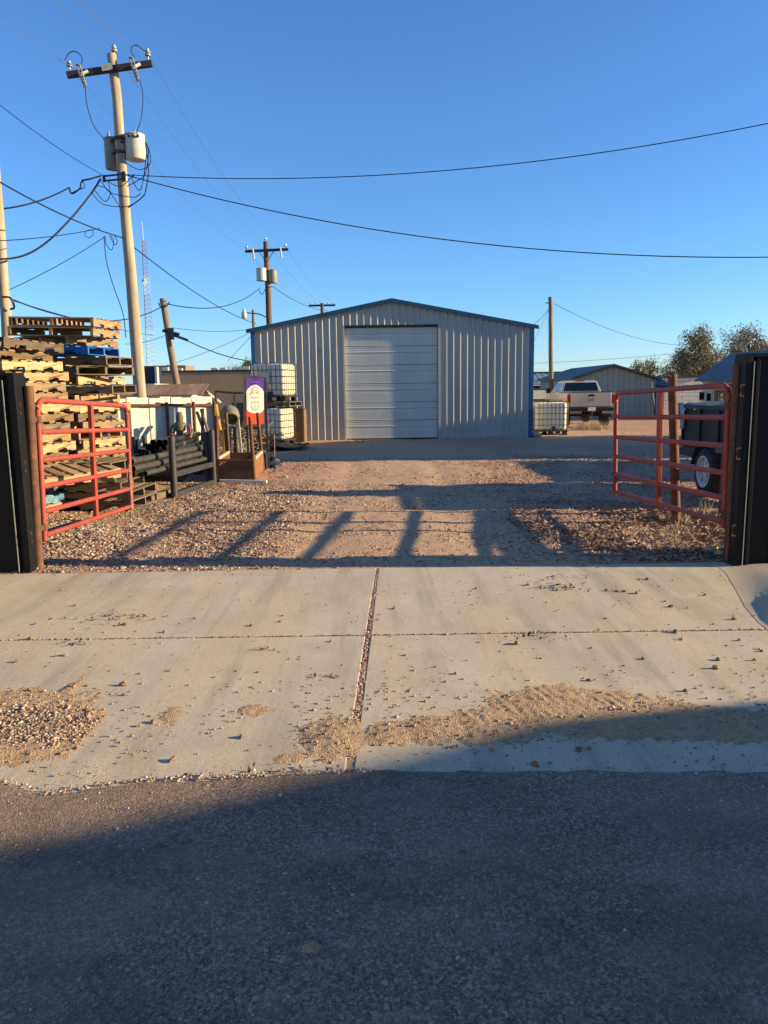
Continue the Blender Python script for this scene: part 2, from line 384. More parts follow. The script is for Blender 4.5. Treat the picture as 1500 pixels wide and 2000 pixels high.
hh = nmath(n, L, 'ADD', nvor(n, L, pos, 160, 'Distance'), nmath(n, L, 'MULTIPLY', nnoise(n, L, pos, 300, 3), .8))
nbump(n, L, b, hh, .7, .006)

# concrete
m_conc_slab, n, L, b, pos = gnodes('driveway_concrete')
c = nramp(n, L, nnoise(n, L, pos, 1.3, 7, .62), [(.3, (.51, .44, .365)), (.7, (.65, .565, .47))])
c = nmix(n, L, nmap(n, L, nnoise(n, L, pos, 5, 8, .7), .5, .8, 0, .5), c, (.36, .32, .255))
c = nmix(n, L, nmap(n, L, nnoise(n, L, pos, .9, 5, .6, (3.0, .35, 1)), .46, .62, 0, .6), c, (.64, .52, .37))
c = nmix(n, L, nmap(n, L, nnoise(n, L, pos, 1.7, 6, .6, (2.6, .3, 1)), .50, .66, 0, .6), c, (.33, .30, .25))
c = nmix(n, L, nmap(n, L, nnoise(n, L, pos, 7, 7, .75), .63, .75, 0, .7), c, (.24, .19, .145))
c = nmix(n, L, nmap(n, L, nnoise(n, L, pos, .55, 6, .65), .55, .72, 0, .55), c, (.38, .30, .22))
c = nmix(n, L, nmap(n, L, grey(n, L, nvor(n, L, pos, 260)), .82, 1, 0, .5), c, (.22, .18, .14))
c = nmix(n, L, nmap(n, L, nnoise(n, L, pos, 70, 5, .7), .54, .72, 0, .6), c, (.33, .265, .19))
L.new(c, b.inputs['Base Color']); b.inputs['Roughness'].default_value = .85; b.inputs['Specular IOR Level'].default_value = .3
hh = nmath(n, L, 'ADD', nnoise(n, L, pos, 180, 4, .7), nmath(n, L, 'MULTIPLY', nnoise(n, L, pos, 30, 4), .8))
hh = nmath(n, L, 'ADD', hh, nmath(n, L, 'MULTIPLY', nnoise(n, L, pos, 40, 3, .6, (.12, 3.5, 1)), .7))
c = nmix(n, L, nmap(n, L, nnoise(n, L, pos, 1.0, 7, .7, (5.5, .22, 1)), .56, .70, 0, .5), c, (.36, .30, .235))
c2_ = nmix(n, L, nmap(n, L, nnoise(n, L, pos, 55, 6, .8), .40, .62, 0, .55), c, nmix(n, L, .5, c, (.30, .255, .20)))
L.new(c2_, b.inputs['Base Color'])
nbump(n, L, b, hh, .5, .008)

def gravel_material(name, tint_red):
    m, n, L, b, pos = gnodes(name)
    vc = nvor(n, L, pos, 42); g1 = grey(n, L, vc); g2 = grey(n, L, nvor(n, L, pos, 95))
    red = nramp(n, L, g1, [(0, (.20, .10, .072)), (.45, (.40, .225, .16)), (.75, (.52, .335, .25)), (1, (.66, .50, .40))])
    tan = nramp(n, L, g2, [(0, (.33, .21, .14)), (.5, (.50, .345, .24)), (1, (.62, .47, .35))])
    f = nmap(n, L, nnoise(n, L, pos, .45, 6, .62, (1, .6, 1)), .42, .60)
    base = nmix(n, L, nmath(n, L, 'MULTIPLY', f, .75), red, tan)
    # compacted sandy wheel lane down the middle of the entrance
    sx = n.new('ShaderNodeSeparateXYZ'); L.new(pos, sx.inputs[0])
    ax = nmath(n, L, 'ABSOLUTE', nmath(n, L, 'SUBTRACT', sx.outputs[0], .25), 0)
    wob = nmath(n, L, 'MULTIPLY', nnoise(n, L, pos, .9, 4), 1.6)
    lane = nmap(n, L, nmath(n, L, 'ADD', ax, wob), 1.9, 2.9, 1, 0)
    sand = nramp(n, L, nnoise(n, L, pos, 26, 6, .75), [(.3, (.40, .265, .18)), (.7, (.62, .435, .31))])
    base = nmix(n, L, nmath(n, L, 'MULTIPLY', lane, .85), base, sand)
    base = nmix(n, L, nmap(n, L, nnoise(n, L, pos, 3.5, 6, .7), .60, .78, 0, .4), base, (.24, .165, .115))
    L.new(base, b.inputs['Base Color']); b.inputs['Roughness'].default_value = .95; b.inputs['Specular IOR Level'].default_value = .15
    hh = nmath(n, L, 'ADD', nvor(n, L, pos, 42, 'Distance'), nmath(n, L, 'MULTIPLY', nnoise(n, L, pos, 110, 4, .7), .9))
    nbump(n, L, b, hh, .55, .012)
    return m
m_gravel = gravel_material('yard_gravel', 1)
m_far, n, L, b, pos = gnodes('far_dry_ground')
c = nramp(n, L, nnoise(n, L, pos, .2, 8, .7), [(.35, (.25, .18, .115)), (.65, (.37, .29, .19))])
c = nmix(n, L, nmap(n, L, nnoise(n, L, pos, 14, 5, .7), .4, .7, 0, .6), c, (.23, .165, .11))
L.new(c, b.inputs['Base Color']); b.inputs['Roughness'].default_value = .95
nbump(n, L, b, nnoise(n, L, pos, 20, 4), .6, .03)
m_dirt, n, L, b, pos = gnodes('sandy_dirt')
c = nramp(n, L, nnoise(n, L, pos, 60, 6, .75), [(.3, (.33, .23, .15)), (.55, (.50, .365, .245)), (.75, (.62, .49, .34))])
c = nmix(n, L, nmap(n, L, grey(n, L, nvor(n, L, pos, 130)), .60, 1, 0, .6), c, (.30, .20, .14))
c = nmix(n, L, nmap(n, L, nnoise(n, L, pos, 6, 5, .6), .45, .7, 0, .55), c, (.36, .225, .14))
L.new(c, b.inputs['Base Color']); b.inputs['Roughness'].default_value = .95; b.inputs['Specular IOR Level'].default_value = .15
nbump(n, L, b, nmath(n, L, 'ADD', nvor(n, L, pos, 120, 'Distance'), nnoise(n, L, pos, 200, 4)), .8, .008)

# ================================================================== GROUND GEOMETRY
gm = MB(); gm.add([(-900, -300, -.09), (900, -300, -.09), (900, 1500, -.09), (-900, 1500, -.09)], [(0, 1, 2, 3)])
tag(gm.build('ground', m_far), kind='structure')

def edgeY(x):   # far edge of the concrete
    return 7.17 + .012 * x
def yardz(X, Y):
    z = -.012 + (fbm(X * .55, Y * .55, 4, 3) - .5) * .05 + (fbm(X * 4, Y * 4, 4, 5) - .5) * .035
    lane = np.clip(1.4 - np.abs(X - .2) / 2.0, 0, 1)
    ruts = -.018 * (np.exp(-((X + .75 + .1 * np.sin(Y * .7)) / .25) ** 2) + np.exp(-((X - 1.05 + .1 * np.sin(Y * .7)) / .25) ** 2))
    z = z * (1 - .5 * lane) + ruts
    fin = (vnoise(X * 11, Y * 11, 9) - .5) * .022 * (1 - .6 * lane)
    z = z + fin
    near = np.clip((Y - edgeY(X)) / .5, 0, 1); z = z * near - .006 * (1 - near)
    far = np.clip((Y - 24) / 20, 0, 1) ; z = z - .02 * far
    return z
xs = np.arange(-7, 9, .045)
tag(grid_mesh('gravel_yard', xs, np.concatenate([np.arange(7.02, 18, .045), np.arange(18, 30, .12)]), yardz, m_gravel), kind='structure')
tag(grid_mesh('gravel_field', np.arange(-60, 60.1, .8), np.arange(7.0, 90, .8), lambda X, Y: np.where((X > -6.6) & (X < 8.6) & (Y < 29.4), -.075, -.035 + (fbm(X * .3, Y * .3, 3, 8) - .5) * .05), m_gravel), kind='structure')

# driveway slabs with real joints
drv = bpy.data.objects.new('driveway', None); col.objects.link(drv); drv['kind'] = 'structure'
sub = MB(); sub.add([(-14, 2.6, -.016), (9, 2.6, -.016), (9, 7.1, -.016), (-14, 7.1, -.016)], [(0, 1, 2, 3)])
o = sub.build('joint_bed', m_dirt, drv)
jxb, jxt = G(683, 1500).x, G(738, 1103).x
YJ = G(750, 1240).y; YB = 2.75
def jx(Y): return jxb + (jxt - jxb) * (Y - G(683, 1500).y) / (G(738, 1103).y - G(683, 1500).y)
def slab(poly):
    s = MB(); s.prism(poly, -.12, 0, 'z')
    return s.build('slab', m_conc_slab, drv, bevel=.006, seg=2)
hw = .019
slab([(-9, YB), (jx(YB) - hw, YB), (jx(YJ) - hw, YJ - .008), (-9, YJ - .008)])
slab([(-9, YJ + .006), (jx(YJ) - hw, YJ + .006), (jx(edgeY(0)) - hw * .6, edgeY(0)), (-9, edgeY(-9))])
slab([(jx(YB) + hw, YB), (6.5, YB), (6.5, YJ - .008), (jx(YJ) + hw, YJ - .008)])
rx = G(1385, 1100).x
slab([(jx(YJ) + hw, YJ + .006), (6.5, YJ + .006), (5.2, 6.0), (4.25, 6.55), (3.7, 6.95), (rx, edgeY(rx)), (jx(edgeY(0)) + hw * .6, edgeY(0))])
fb = [G(1392, 1099), G(1418, 1120), G(1436, 1150), G(1455, 1185), G(1480, 1215), G(1512, 1240), G(1560, 1262), G(1640, 1285)]
nf = 9; V = []; Fq = []
for ia, a in enumerate(fb):
    hf = min(1, .1 + ia * .28)
    for q in range(nf):
        t_ = q / (nf - 1); V.append((a.x + .5 * t_, a.y + .02 * t_, .002 + .115 * hf * (3 * t_ * t_ - 2 * t_ ** 3)))
    V.append((a.x + 3.5, a.y + .1, .002 + .115 * hf))
nf += 1
for r_ in range(len(fb) - 1):
    for q in range(nf - 1): Fq.append((r_ * nf + q, (r_ + 1) * nf + q, (r_ + 1) * nf + q + 1, r_ * nf + q + 1))
o = MB().add(V, Fq).build('curb_flare', m_conc_slab, drv, smooth=True)
sh = MB(); sh.add([(2.6, 5.0, -.02), (9, 5.0, -.02), (9, 7.3, -.02), (2.6, 7.3, -.02)], [(0, 1, 2, 3)])
tag(sh.build('gravel_shoulder', m_gravel), kind='structure')

# asphalt road: a mat with a ragged lip lying over the concrete gutter
rd_px = [(-60, 1527), (30, 1532), (60, 1548), (98, 1556), (150, 1546), (200, 1537), (260, 1531), (330, 1527), (420, 1524), (500, 1520), (600, 1516), (675, 1511), (760, 1508), (900, 1508), (1050, 1507), (1200, 1508), (1350, 1507), (1560, 1508)]
edge = [G(*p) for p in rd_px]
ex = np.array([p.x for p in edge]); ey = np.array([p.y for p in edge])
xs = np.concatenate([np.arange(-60, -4, .8), np.arange(-4, 4, .012), np.arange(4, 60.1, .8)])
e = np.interp(xs, ex, ey) + (fbm(xs * 9, xs * 0 + 2, 4, 2) - .5) * .05
tcs = [0, .012, .03, .1, .3, .7, 1.3, 2.2, 4, 12]
V = []
for k, t in enumerate(tcs):
    z = {0: -.004, 1: .008}.get(k, .012) * np.ones_like(xs)
    V.append(np.stack([xs, e - t, z + (0 if k < 3 else 1) * (fbm(xs * 3, e * 0 + t * 3, 3, 4) - .5) * .004], -1))
V = np.concatenate(V); nx = len(xs)
i = np.arange(len(tcs) - 1)[:, None] * nx + np.arange(nx - 1)[None, :]
Fq = np.stack([i, i + nx, i + nx + 1, i + 1], -1).reshape(-1, 4)
tag(np_mesh('road', V, Fq, m_asph, smooth=True), kind='structure')

# sandy dirt washed onto the concrete
def ell(cx, cy, rx_, ry_, h):
    c = G(cx, cy); a = abs(G(cx + rx_, cy).x - c.x); bb = abs(G(cx, cy - ry_).y - G(cx, cy + ry_).y) / 2
    return (c.x, c.y, a, bb, h)
E1 = [ell(40, 1415, 170, 62, 1.0), ell(-60, 1400, 160, 60, 1.0), ell(20, 1450, 130, 38, 1.3), ell(140, 1345, 22, 25, .55)]
E2 = [ell(335, 1395, 26, 34, .55), ell(495, 1388, 52, 15, .62), ell(265, 1470, 50, 15, .5), ell(560, 1482, 40, 12, .5)]
E3 = [ell(650, 1435, 75, 42, .85), ell(760, 1432, 70, 26, .8), ell(860, 1425, 110, 30, .85), ell(960, 1420, 120, 40, .9), ell(1085, 1385, 135, 55, 1.05), ell(1190, 1392, 110, 50, 1.0), ell(1320, 1408, 120, 42, .95), ell(1440, 1415, 130, 40, .95), ell(1560, 1425, 130, 50, .95), ell(1060, 1345, 60, 14, .6)]
def dirt(name, E, x0, x1, y0, y1, step, hmax, ridges=False, name_=''):
    def zf(X, Y):
        f = np.zeros_like(X)
        for cx, cy, a, bb, h in E:
            f = np.maximum(f, h * np.exp(-(((X - cx) / a) ** 2 + ((Y - cy) / bb) ** 2) * 1.05))
        n_ = (fbm(X * 6, Y * 6, 5, 21) - .5) + .55 * (fbm(X * 26, Y * 26, 4, 23) - .5)
        n2 = fbm(X * 45, Y * 45, 3, 22) - .5
        z = np.clip((f - .36 + n_ * (.62 if name_ == 'ragged' else .42)) * hmax / .5, -.004, hmax) + n2 * .007
        if ridges:
            c = G(1110, 1385); mk = np.exp(-((X - c.x) / .62) ** 4 - ((Y - c.y) / .34) ** 4)
            ph = (X + .30 * Y) * 105 + 4 * (fbm(X * 3, Y * 1.5, 3, 77) - .5)
            z = z + mk * .0020 * (.15 + vnoise(X * 7, Y * 5, 78)) * np.sin(ph) * np.clip(fbm(X * 9, Y * 14, 3, 79) * 4 - 1.4, 0, 1.3)
        return z
    tag(grid_mesh(name, np.arange(x0, x1, step), np.arange(y0, y1, step), zf, m_dirt), kind='stuff'); return zf
zd1 = dirt('sandy_dirt', E1, -3.4, -1.5, 3.15, 4.7, .009, .018, name_='ragged')
dirt('sandy_dirt', E2, -1.45, -.25, 3.2, 4.3, .01, .009)
zd3 = dirt('sandy_dirt', E3, -.55, 2.6, 3.2, 4.6, .008, .013, True)

# ---- stones
def stones(name, pts, size, mat, flat=.7):
    N = len(pts)
    base = np.array([[-1, -1, -1], [1, -1, -1], [1, 1, -1], [-1, 1, -1], [-1, -1, 1], [1, -1, 1], [1, 1, 1], [-1, 1, 1]], float) * .5
    fq = np.array([[0, 3, 2, 1], [4, 5, 6, 7], [0, 1, 5, 4], [1, 2, 6, 5], [2, 3, 7, 6], [3, 0, 4, 7]])
    V = base[None] * rng.uniform(.55, 1.1, (N, 8, 3))
    V[:, :, 2] *= flat
    V *= size[:, None, None] * np.stack([rng.uniform(.7, 1.4, N), rng.uniform(.7, 1.2, N), rng.uniform(.6, 1.1, N)], -1)[:, None]
    a = rng.uniform(0, 6.283, N); t = rng.normal(0, .35, N)
    ca, sa, ct, st = np.cos(a), np.sin(a), np.cos(t), np.sin(t)
    x, y, z = V[..., 0], V[..., 1], V[..., 2]
    y, z = y * ct[:, None] - z * st[:, None], y * st[:, None] + z * ct[:, None]
    x, y = x * ca[:, None] - y * sa[:, None], x * sa[:, None] + y * ca[:, None]
    V = np.stack([x, y, z], -1) + pts[:, None]
    Fq = (fq[None] + (np.arange(N) * 8)[:, None, None]).reshape(-1, 4)
    o = np_mesh(name, V.reshape(-1, 3), Fq, mat); o['kind'] = 'stuff'; return o
def scatter(n_, x0, x1, y0, y1, dens):
    X = rng.uniform(x0, x1, n_); Y = rng.uniform(y0, y1, n_); k = rng.uniform(0, 1, n_) < dens(X, Y)
    X = X[k]; Y = Y[k]; return X, Y
def lanef(X): return np.clip((np.abs(X - .25) - 1.2) / 1.0, .04, 1)
def clump(X, Y, s=1.2): return np.clip((fbm(X * s, Y * s, 4, 31) - .38) * 5, .15, 1)
X, Y = scatter(110000, -5.2, -.6, 7.2, 13.5, lambda X, Y: lanef(X) * np.clip((-X - .4) / 1.4, 0, 1) * clump(X, Y))
stones('gravel_stones', np.stack([X, Y, yardz(X, Y) + .006], -1), rng.gamma(3, .0050, len(X)).clip(.007, .045), m_stone_tan, .5)
X, Y = scatter(42000, -4.5, 7, 11.0, 19, lambda X, Y: np.clip(lanef(X) + .25 * (Y > 13), 0, 1) * clump(X, Y))
stones('gravel_stones', np.stack([X, Y, yardz(X, Y) + .006], -1), rng.gamma(3, .0050, len(X)).clip(.007, .045), m_stone_red, .5)
X, Y = scatter(20000, 1.3, 5.5, 7.25, 11.5, lambda X, Y: lanef(X) * clump(X, Y))
stones('gravel_stones', np.stack([X, Y, yardz(X, Y) + .006], -1), rng.gamma(3, .0055, len(X)).clip(.008, .045), m_stone_red, .5)
X, Y = scatter(14000, -1.8, 2.2, 7.2, 14, lambda X, Y: .6 * clump(X, Y, 2))
stones('gravel_stones', np.stack([X, Y, yardz(X, Y) + .003], -1), rng.gamma(3, .005, len(X)).clip(.006, .03), m_stone_red)
# stones lying in the dirt heap at the road edge and grit over the concrete
gc = G(38, 1436)
X, Y = scatter(26000, -3.3, -1.5, 3.2, 4.5, lambda X, Y: (np.exp(-(((X - gc.x) / .56) ** 2 + ((Y - gc.y) / .25) ** 2)) + .06) * np.clip((zd1(X, Y) + .002) / .012, .05, 1) * clump(X, Y, 3))
stones('gravel_stones', np.stack([X, Y, np.maximum(zd1(X, Y), 0) + .003], -1), rng.gamma(2.4, .0030, len(X)).clip(.003, .026), m_stone_tan, .6)
X, Y = scatter(16000, -.5, 2.58, 3.25, 4.5, lambda X, Y: np.clip((zd3(X, Y) + .006) / .016, 0, 1) * clump(X, Y, 3) * .3)
stones('driveway_grit', np.stack([X, Y, np.maximum(zd3(X, Y), 0) + .002], -1), rng.gamma(2.2, .0030, len(X)).clip(.004, .018), m_stone_red)
X, Y = scatter(9000, -3.3, 3.3, 3.35, 7.1, lambda X, Y: np.clip(.13 + .8 * np.exp(-((Y - 3.7) / .45) ** 2), 0, 1) * clump(X, Y, 1.5))
stones('driveway_grit', np.stack([X, Y, .003 + 0 * X], -1), rng.gamma(2.5, .0026, len(X)).clip(.003, .014), m_stone_red)
yy = rng.uniform(3.35, 7.1, 2600); X = np.array([jx(t) for t in yy]) + rng.normal(0, .012, 2600)
stones('joint_gravel', np.stack([X, yy, -.012 + rng.uniform(-.004, .010, 2600)], -1), rng.gamma(3, .0032, 2600).clip(.004, .016), m_stone_red)
xx = rng.uniform(-3.8, 3.8, 1500)
stones('joint_gravel', np.stack([xx, YJ + rng.normal(0, .006, 1500), .0 + 0 * xx], -1), rng.gamma(3, .0028, 1500).clip(.004, .016), m_stone_red)
X, Y = scatter(5200, -3.2, 3.2, 1.5, 3.3, lambda X, Y: .18 + .6 * clump(X, Y, 1.3))
stones('road_grit', np.stack([X, Y, .012 + 0 * X], -1), rng.gamma(2.2, .0022, len(X)).clip(.003, .014), m_stone_tan)
xx = np.concatenate([rng.uniform(-2.2, -.05, 600), rng.uniform(-.1, 2.6, 60)]); yy = np.interp(xx, ex, ey) + rng.normal(.012, .014, len(xx))
stones('road_grit', np.stack([xx, yy, .012 + 0 * xx], -1), rng.gamma(3, .0024, len(xx)).clip(.003, .014), m_stone_tan)

# loose pebbles one by one on the concrete
peb = []
for k in range(6):
    s = MB(); s.lathe((0, 0, 0), [(.25, 0), (.48, .10), (.46, .30), (.28, .52), (.1, .56)], random.choice((5, 6, 7)))
    s.v = [(x * random.uniform(.6, 1.35), y * random.uniform(.5, 1.1), z * random.uniform(.6, 1.25)) for x, y, z in s.v]
    ob = s.build('pebble', m_pebble, smooth=False); peb.append(ob.data); bpy.data.objects.remove(ob)
PEBL = [('pale concrete beyond the cross joint, in the sun', lambda y: y < 1240), ('concrete between cross joint and dirt, in the sun', lambda y: y < 1400), ('shaded concrete gutter beside the asphalt road', lambda y: True)]
spots = []
for x, y in [(1140,1108),(1170,1107),(1080,1126),(1060,1132),(1105,1148),(1090,1153),(1030,1143),(1188,1154),(1196,1154),(1222,1157),(1202,1157),(1250,1132),(1263,1133),(1245,1160),(1300,1176),(1375,1162),(1370,1158),(1340,1187),(1310,1184),(1292,1192),(1195,1184),(1088,1193),(1065,1178),(1180,1208),(1395,1219),(1432,1209),(1470,1203),(900,1195),(990,1209),(1170,1229),(1320,1237),(1330,1250),(1445,1251),(1420,1263),(1480,1268),(1485,1271),(1440,1285),(1400,1290),(1395,1308),(1330,1250),(978,1274),(1008,1260),(975,1256),(910,1289),(850,1302),(805,1301),(1050,1285),(1198,1312),(1150,1328),(1255,1289),(1392,1345),(1412,1346),(1210,1350),(1340,1351),(80,1130),(120,1154),(240,1152),(220,1138),(330,1145),(180,1157),(145,1185),(70,1220),(205,1204),(260,1208),(320,1237),(60,1250),(110,1282),(125,1279),(30,1293),(90,1303),(180,1303),(140,1250),(335,1309),(365,1310),(490,1224),(585,1287),(545,1213),(690,1217),(740,1211),(770,1190),(240,1359),(170,1340),(60,1349),(20,1345),(300,1412),(275,1418),(470,1442),(240,1340),(230,1490),(340,1488),(70,1508),(530,1505),(620,1265),(420,1324),(380,1210),(640,1180),(1050,1441),(958,1468),(1130,1468),(1150,1464),(1282,1444),(1320,1489),(1398,1466),(1395,1483),(1042,1495),(1075,1493),(810,1474),(840,1472),(1022,1468)]:
    spots.append((x, y, 1.0))
for k in range(45): spots.append((random.uniform(20, 1480), 1110 + 260 * random.random() ** .8, .6))
for x, y, sc in spots:
    p = G(x + random.uniform(-3, 3), y + random.uniform(-2, 2))
    ob = bpy.data.objects.new('pebble', random.choice(peb)); col.objects.link(ob)
    ob.location = (p.x, p.y, .0); s = (.011 + .034 * random.random() ** 2.2) * sc * (1 if y < 1400 else .85); ob.scale = (s * 1.2, s, s); ob.rotation_euler = (0, 0, random.uniform(0, 6.28))
    for d, fn in PEBL:
        if fn(y): tag(ob, 'loose brown pebble lying on the ' + d, 'pebble', 'loose pebbles on the ' + d.split(',')[0]); break

# ---- fallen leaves and straw by the gate and the black fence
def leaves(name, X, Y, Z, size, mat, thin=.45):
    N = len(X); a = rng.uniform(0, 6.283, N); t = rng.normal(0, .5, N); r = rng.normal(0, .5, N)
    q = np.array([[-1, 0, 0], [0, -thin, .12], [1, 0, 0.05], [0, thin, .12]], float)
    V = q[None] * size[:, None, None] * np.ones((N, 1, 1))
    x, y, z = V[..., 0], V[..., 1], V[..., 2]
    y, z = y * np.cos(t)[:, None] - z * np.sin(t)[:, None], y * np.sin(t)[:, None] + z * np.cos(t)[:, None]
    x, z = x * np.cos(r)[:, None] - z * np.sin(r)[:, None], x * np.sin(r)[:, None] + z * np.cos(r)[:, None]
    x, y = x * np.cos(a)[:, None] - y * np.sin(a)[:, None], x * np.sin(a)[:, None] + y * np.cos(a)[:, None]
    V = np.stack([x + X[:, None], y + Y[:, None], z + Z[:, None]], -1)
    Fq = np.arange(N * 4).reshape(N, 4); o = np_mesh(name, V.reshape(-1, 3), Fq, mat); o['kind'] = 'stuff'; return o
X, Y = scatter(16000, 1.6, 5, 7.3, 11, lambda X, Y: np.clip((X - 1.2) / 1.4, 0, 1) * clump(X, Y, 1.6) * np.clip((11 - Y) / 1.2, 0, 1))
leaves('leaf_litter', X, Y, yardz(X, Y) + .018, rng.uniform(.015, .04, len(X)), m_leaflitter)
X, Y = scatter(800, 2.2, 4.2, 7.5, 9.8, lambda X, Y: np.exp(-((X - 3.3) / .7) ** 2 - ((Y - 8.6) / .7) ** 2))
leaves('dry_straw', X, Y, yardz(X, Y) + .03, rng.uniform(.04, .12, len(X)), m_straw, .06)
X, Y = scatter(15000, -3.8, -.6, 7.3, 14.5, lambda X, Y: clump(X, Y, 1.6) * np.clip((-X - .6) / 1.4, 0, 1))
leaves('leaf_litter', X, Y, yardz(X, Y) + .016, rng.uniform(.009, .022, len(X)), m_leaflitter)
for cx_, cy_, n_, sp in ((1095, 1148, 70, .16), (235, 1206, 60, .2), (1055, 1244, 40, .12), (235, 1222, 12, .05), (1080, 1128, 25, .2), (515, 1270, 14, .05), (640, 1322, 10, .05), (140, 1258, 14, .06), (560, 1505, 20, .15)):
    c_ = G(cx_, cy_); X = rng.normal(c_.x, sp, n_); Y = rng.normal(c_.y, sp * .45, n_)
    leaves('leaf_litter', X, Y, .007 + 0 * X, rng.uniform(.006, .022, n_), m_darkleaf)
def tuft(label, x, y, r, h, n_):
    s = MB()
    for k in range(n_):
        a = random.uniform(0, 6.28); rr = r * random.random() ** .7; l = h * random.uniform(.5, 1)
        p = Vector((rr * math.cos(a), rr * math.sin(a), 0)); d = Vector((random.gauss(0, .45), random.gauss(0, .45), 1)).normalized() * l
        u = Vector((math.cos(a * 3), math.sin(a * 3), 0)) * .006
        s.add([p - u, p + u, p + d * .6 + u * .7, p + d * .6 - u * .7, p + d + Vector((d.x, d.y, 0)) * .25], [(0, 1, 2, 3), (3, 2, 4)])
    o = s.build('grass_tuft', m_straw); o.location = (x, y, -.02); return tag(o, label, 'grass tuft')
p = G(1325, 1018); tuft('dry straw grass tuft round the foot of the leaning gate hold post', p.x, p.y, .16, .20, 90)
p = G(1150, 838); tuft('golden dry grass tuft under the tailgate of the white pickup', p.x, p.y, .7, .45, 500)
p = G(1375, 1010); tuft('sparse dry weed stalk growing behind the red gate', p.x, p.y, .12, .3, 40)

# rocks
def rock(label, px, py, s, mat=m_pebble, z=0):
    k = MB(); k.lathe((0, 0, 0), [(.30, -.05), (.52, .1), (.5, .35), (.3, .55), (.08, .6)], 9)
    k.v = [(x * random.uniform(.8, 1.15), y * random.uniform(.75, 1.1), zz * random.uniform(.8, 1.2)) for x, y, zz in k.v]
    o = k.build('rock', mat, smooth=False); p = G(px, py, z); o.location = (p.x, p.y, z - .01); o.scale = (s * 1.3, s, s); o.rotation_euler = (0, 0, random.uniform(0, 6)); return tag(o, label, 'rock')
m_paler = M('pale_rock', (.42, .38, .32), .9, c2=(.3, .27, .22), scale=9, bump=.4, bscale=30)
rock('flat pale rock beside the foot of the rusty right gate post', 1387, 1076, .11, m_paler)
rock('rounded pale rock nearest the black fence foot on the right', 1408, 1084, .10, m_paler)
rock('brown pointed rock in the leaves under the red gate', 1283, 1012, .15, m_pebble)
rock('pale rock leaning on the gate hold post', 1309, 1010, .10, m_paler)
rock('pale lump of rubble at the building corner beside the tote', 1018, 853, .3, m_paler)
rock('grey rubble lump on the gravel under the lone tote', 1046, 853, .28, m_paler)
rock('small pale rock on the gravel near the bin', 557, 932, .08, m_paler)
rock('pale stones heaped at the foot of the left gate post', 72, 1110, .09, m_paler)
clod = MB(); clod.lathe((0, 0, 0), [(.2, -.02), (.5, .02), (.46, .16), (.26, .3), (.05, .33)], 13)
clod.v = [(x * random.uniform(.7, 1.25), y * random.uniform(.7, 1.2), z * random.uniform(.6, 1.4)) for x, y, z in clod.v]
o = clod.build('dirt_clod', m_rubber); p = G(611, 1853, .012); o.location = (p.x, p.y, .008); o.scale = (.062, .05, .05); tag(o, 'crumbly dried mud clod lying on the shaded asphalt', 'clod')
o = MB().tube([G(937, 1768, .02), G(940, 1782, .016), G(943, 1796, .018)], .0022, 5).build('twig', m_twig); tag(o, 'short pale twig lying on the shaded asphalt', 'twig')
for x, y, s in ((905, 1666, .022), (940, 1720, .014), (1152, 1832, .013), (1028, 1785, .014), (1000, 1885, .014), (1077, 1917, .010), (990, 1546, .014), (1190, 1622, .013), (1000, 1988, .012)):
    ob = bpy.data.objects.new('pebble', random.choice(peb)); col.objects.link(ob); p = G(x, y, .012); ob.location = (p.x, p.y, .011); ob.scale = (s * 1.2, s, s)
    tag(ob, 'loose brown pebble lying on the shaded asphalt', 'pebble', 'loose pebbles on the asphalt')

# ================================================================== METAL BUILDING
BY = 26.07
bl, br = G(497, 862).x, G(1037, 853).x
EL = P(492, 645, BY).z; ER = P(1043, 637, BY).z; EV = (EL + ER) / 2
pk = P(765, 586, BY); PX, PZ = pk.x, pk.z
bld = thing('metal_building', 'grey ribbed metal building with blue trim and white overhead door', 'building', ((bl + br) / 2, BY, 0))
d0, d1 = G(678, 857).x, G(855, 855).x; DT = P(765, 638, BY).z
def roofz(x): return PZ - (PZ - EV) * (abs(x - PX) / ((PX - bl) if x < PX else (br - PX)))
RIB, RH = .2285, .038
def sheet(x0, x1, zb, zt, parent=bld, y=BY, thick=RH):
    """ribbed steel sheet; zb/zt functions of x"""
    prof = []; k = math.ceil((x0 - bl - .06) / RIB)
    xs_ = [(x0, 0)]
    while bl + .06 + k * RIB < x1 + .05:
        c = bl + .06 + k * RIB
        for dx, d in ((-.048, 0), (-.013, RH), (.013, RH), (.048, 0), (.085, 0), (.092, .004), (.108, .004), (.115, 0)):
            if x0 + 1e-4 < c + dx < x1 - 1e-4: xs_.append((c + dx, d))
        k += 1
    xs_.append((x1, 0)); V = []; Fq = []
    for x, d in xs_: V += [(x, y - d, zb(x)), (x, y - d, zt(x))]
    for i in range(len(xs_) - 1): Fq.append((2 * i, 2 * i + 2, 2 * i + 3, 2 * i + 1))
    return MB().add(V, Fq).build('wall_panel', m_panel, parent, world=True)
Z0 = lambda x: -.03
ZR = lambda x: roofz(x) - .05
PWID = RIB * 4
cuts = [bl + .06]
x = bl + .06
brk = []
a = bl + .10
while a < br - .1:
    bnd = min(a + PWID, br - .04)
    segs = [(a, bnd)]
    for s0, s1 in segs:
        pieces = []
        if s1 <= d0 - .06 or s0 >= d1 + .06: pieces.append((s0, s1, Z0))
        else:
            if s0 < d0 - .06: pieces.append((s0, d0 - .06, Z0))
            pieces.append((max(s0, d0 - .06), min(s1, d1 + .06), lambda x: DT + .06))
            if s1 > d1 + .06: pieces.append((d1 + .06, s1, Z0))
        for p0, p1, zb in pieces: sheet(p0, p1, zb, ZR)
    a = bnd
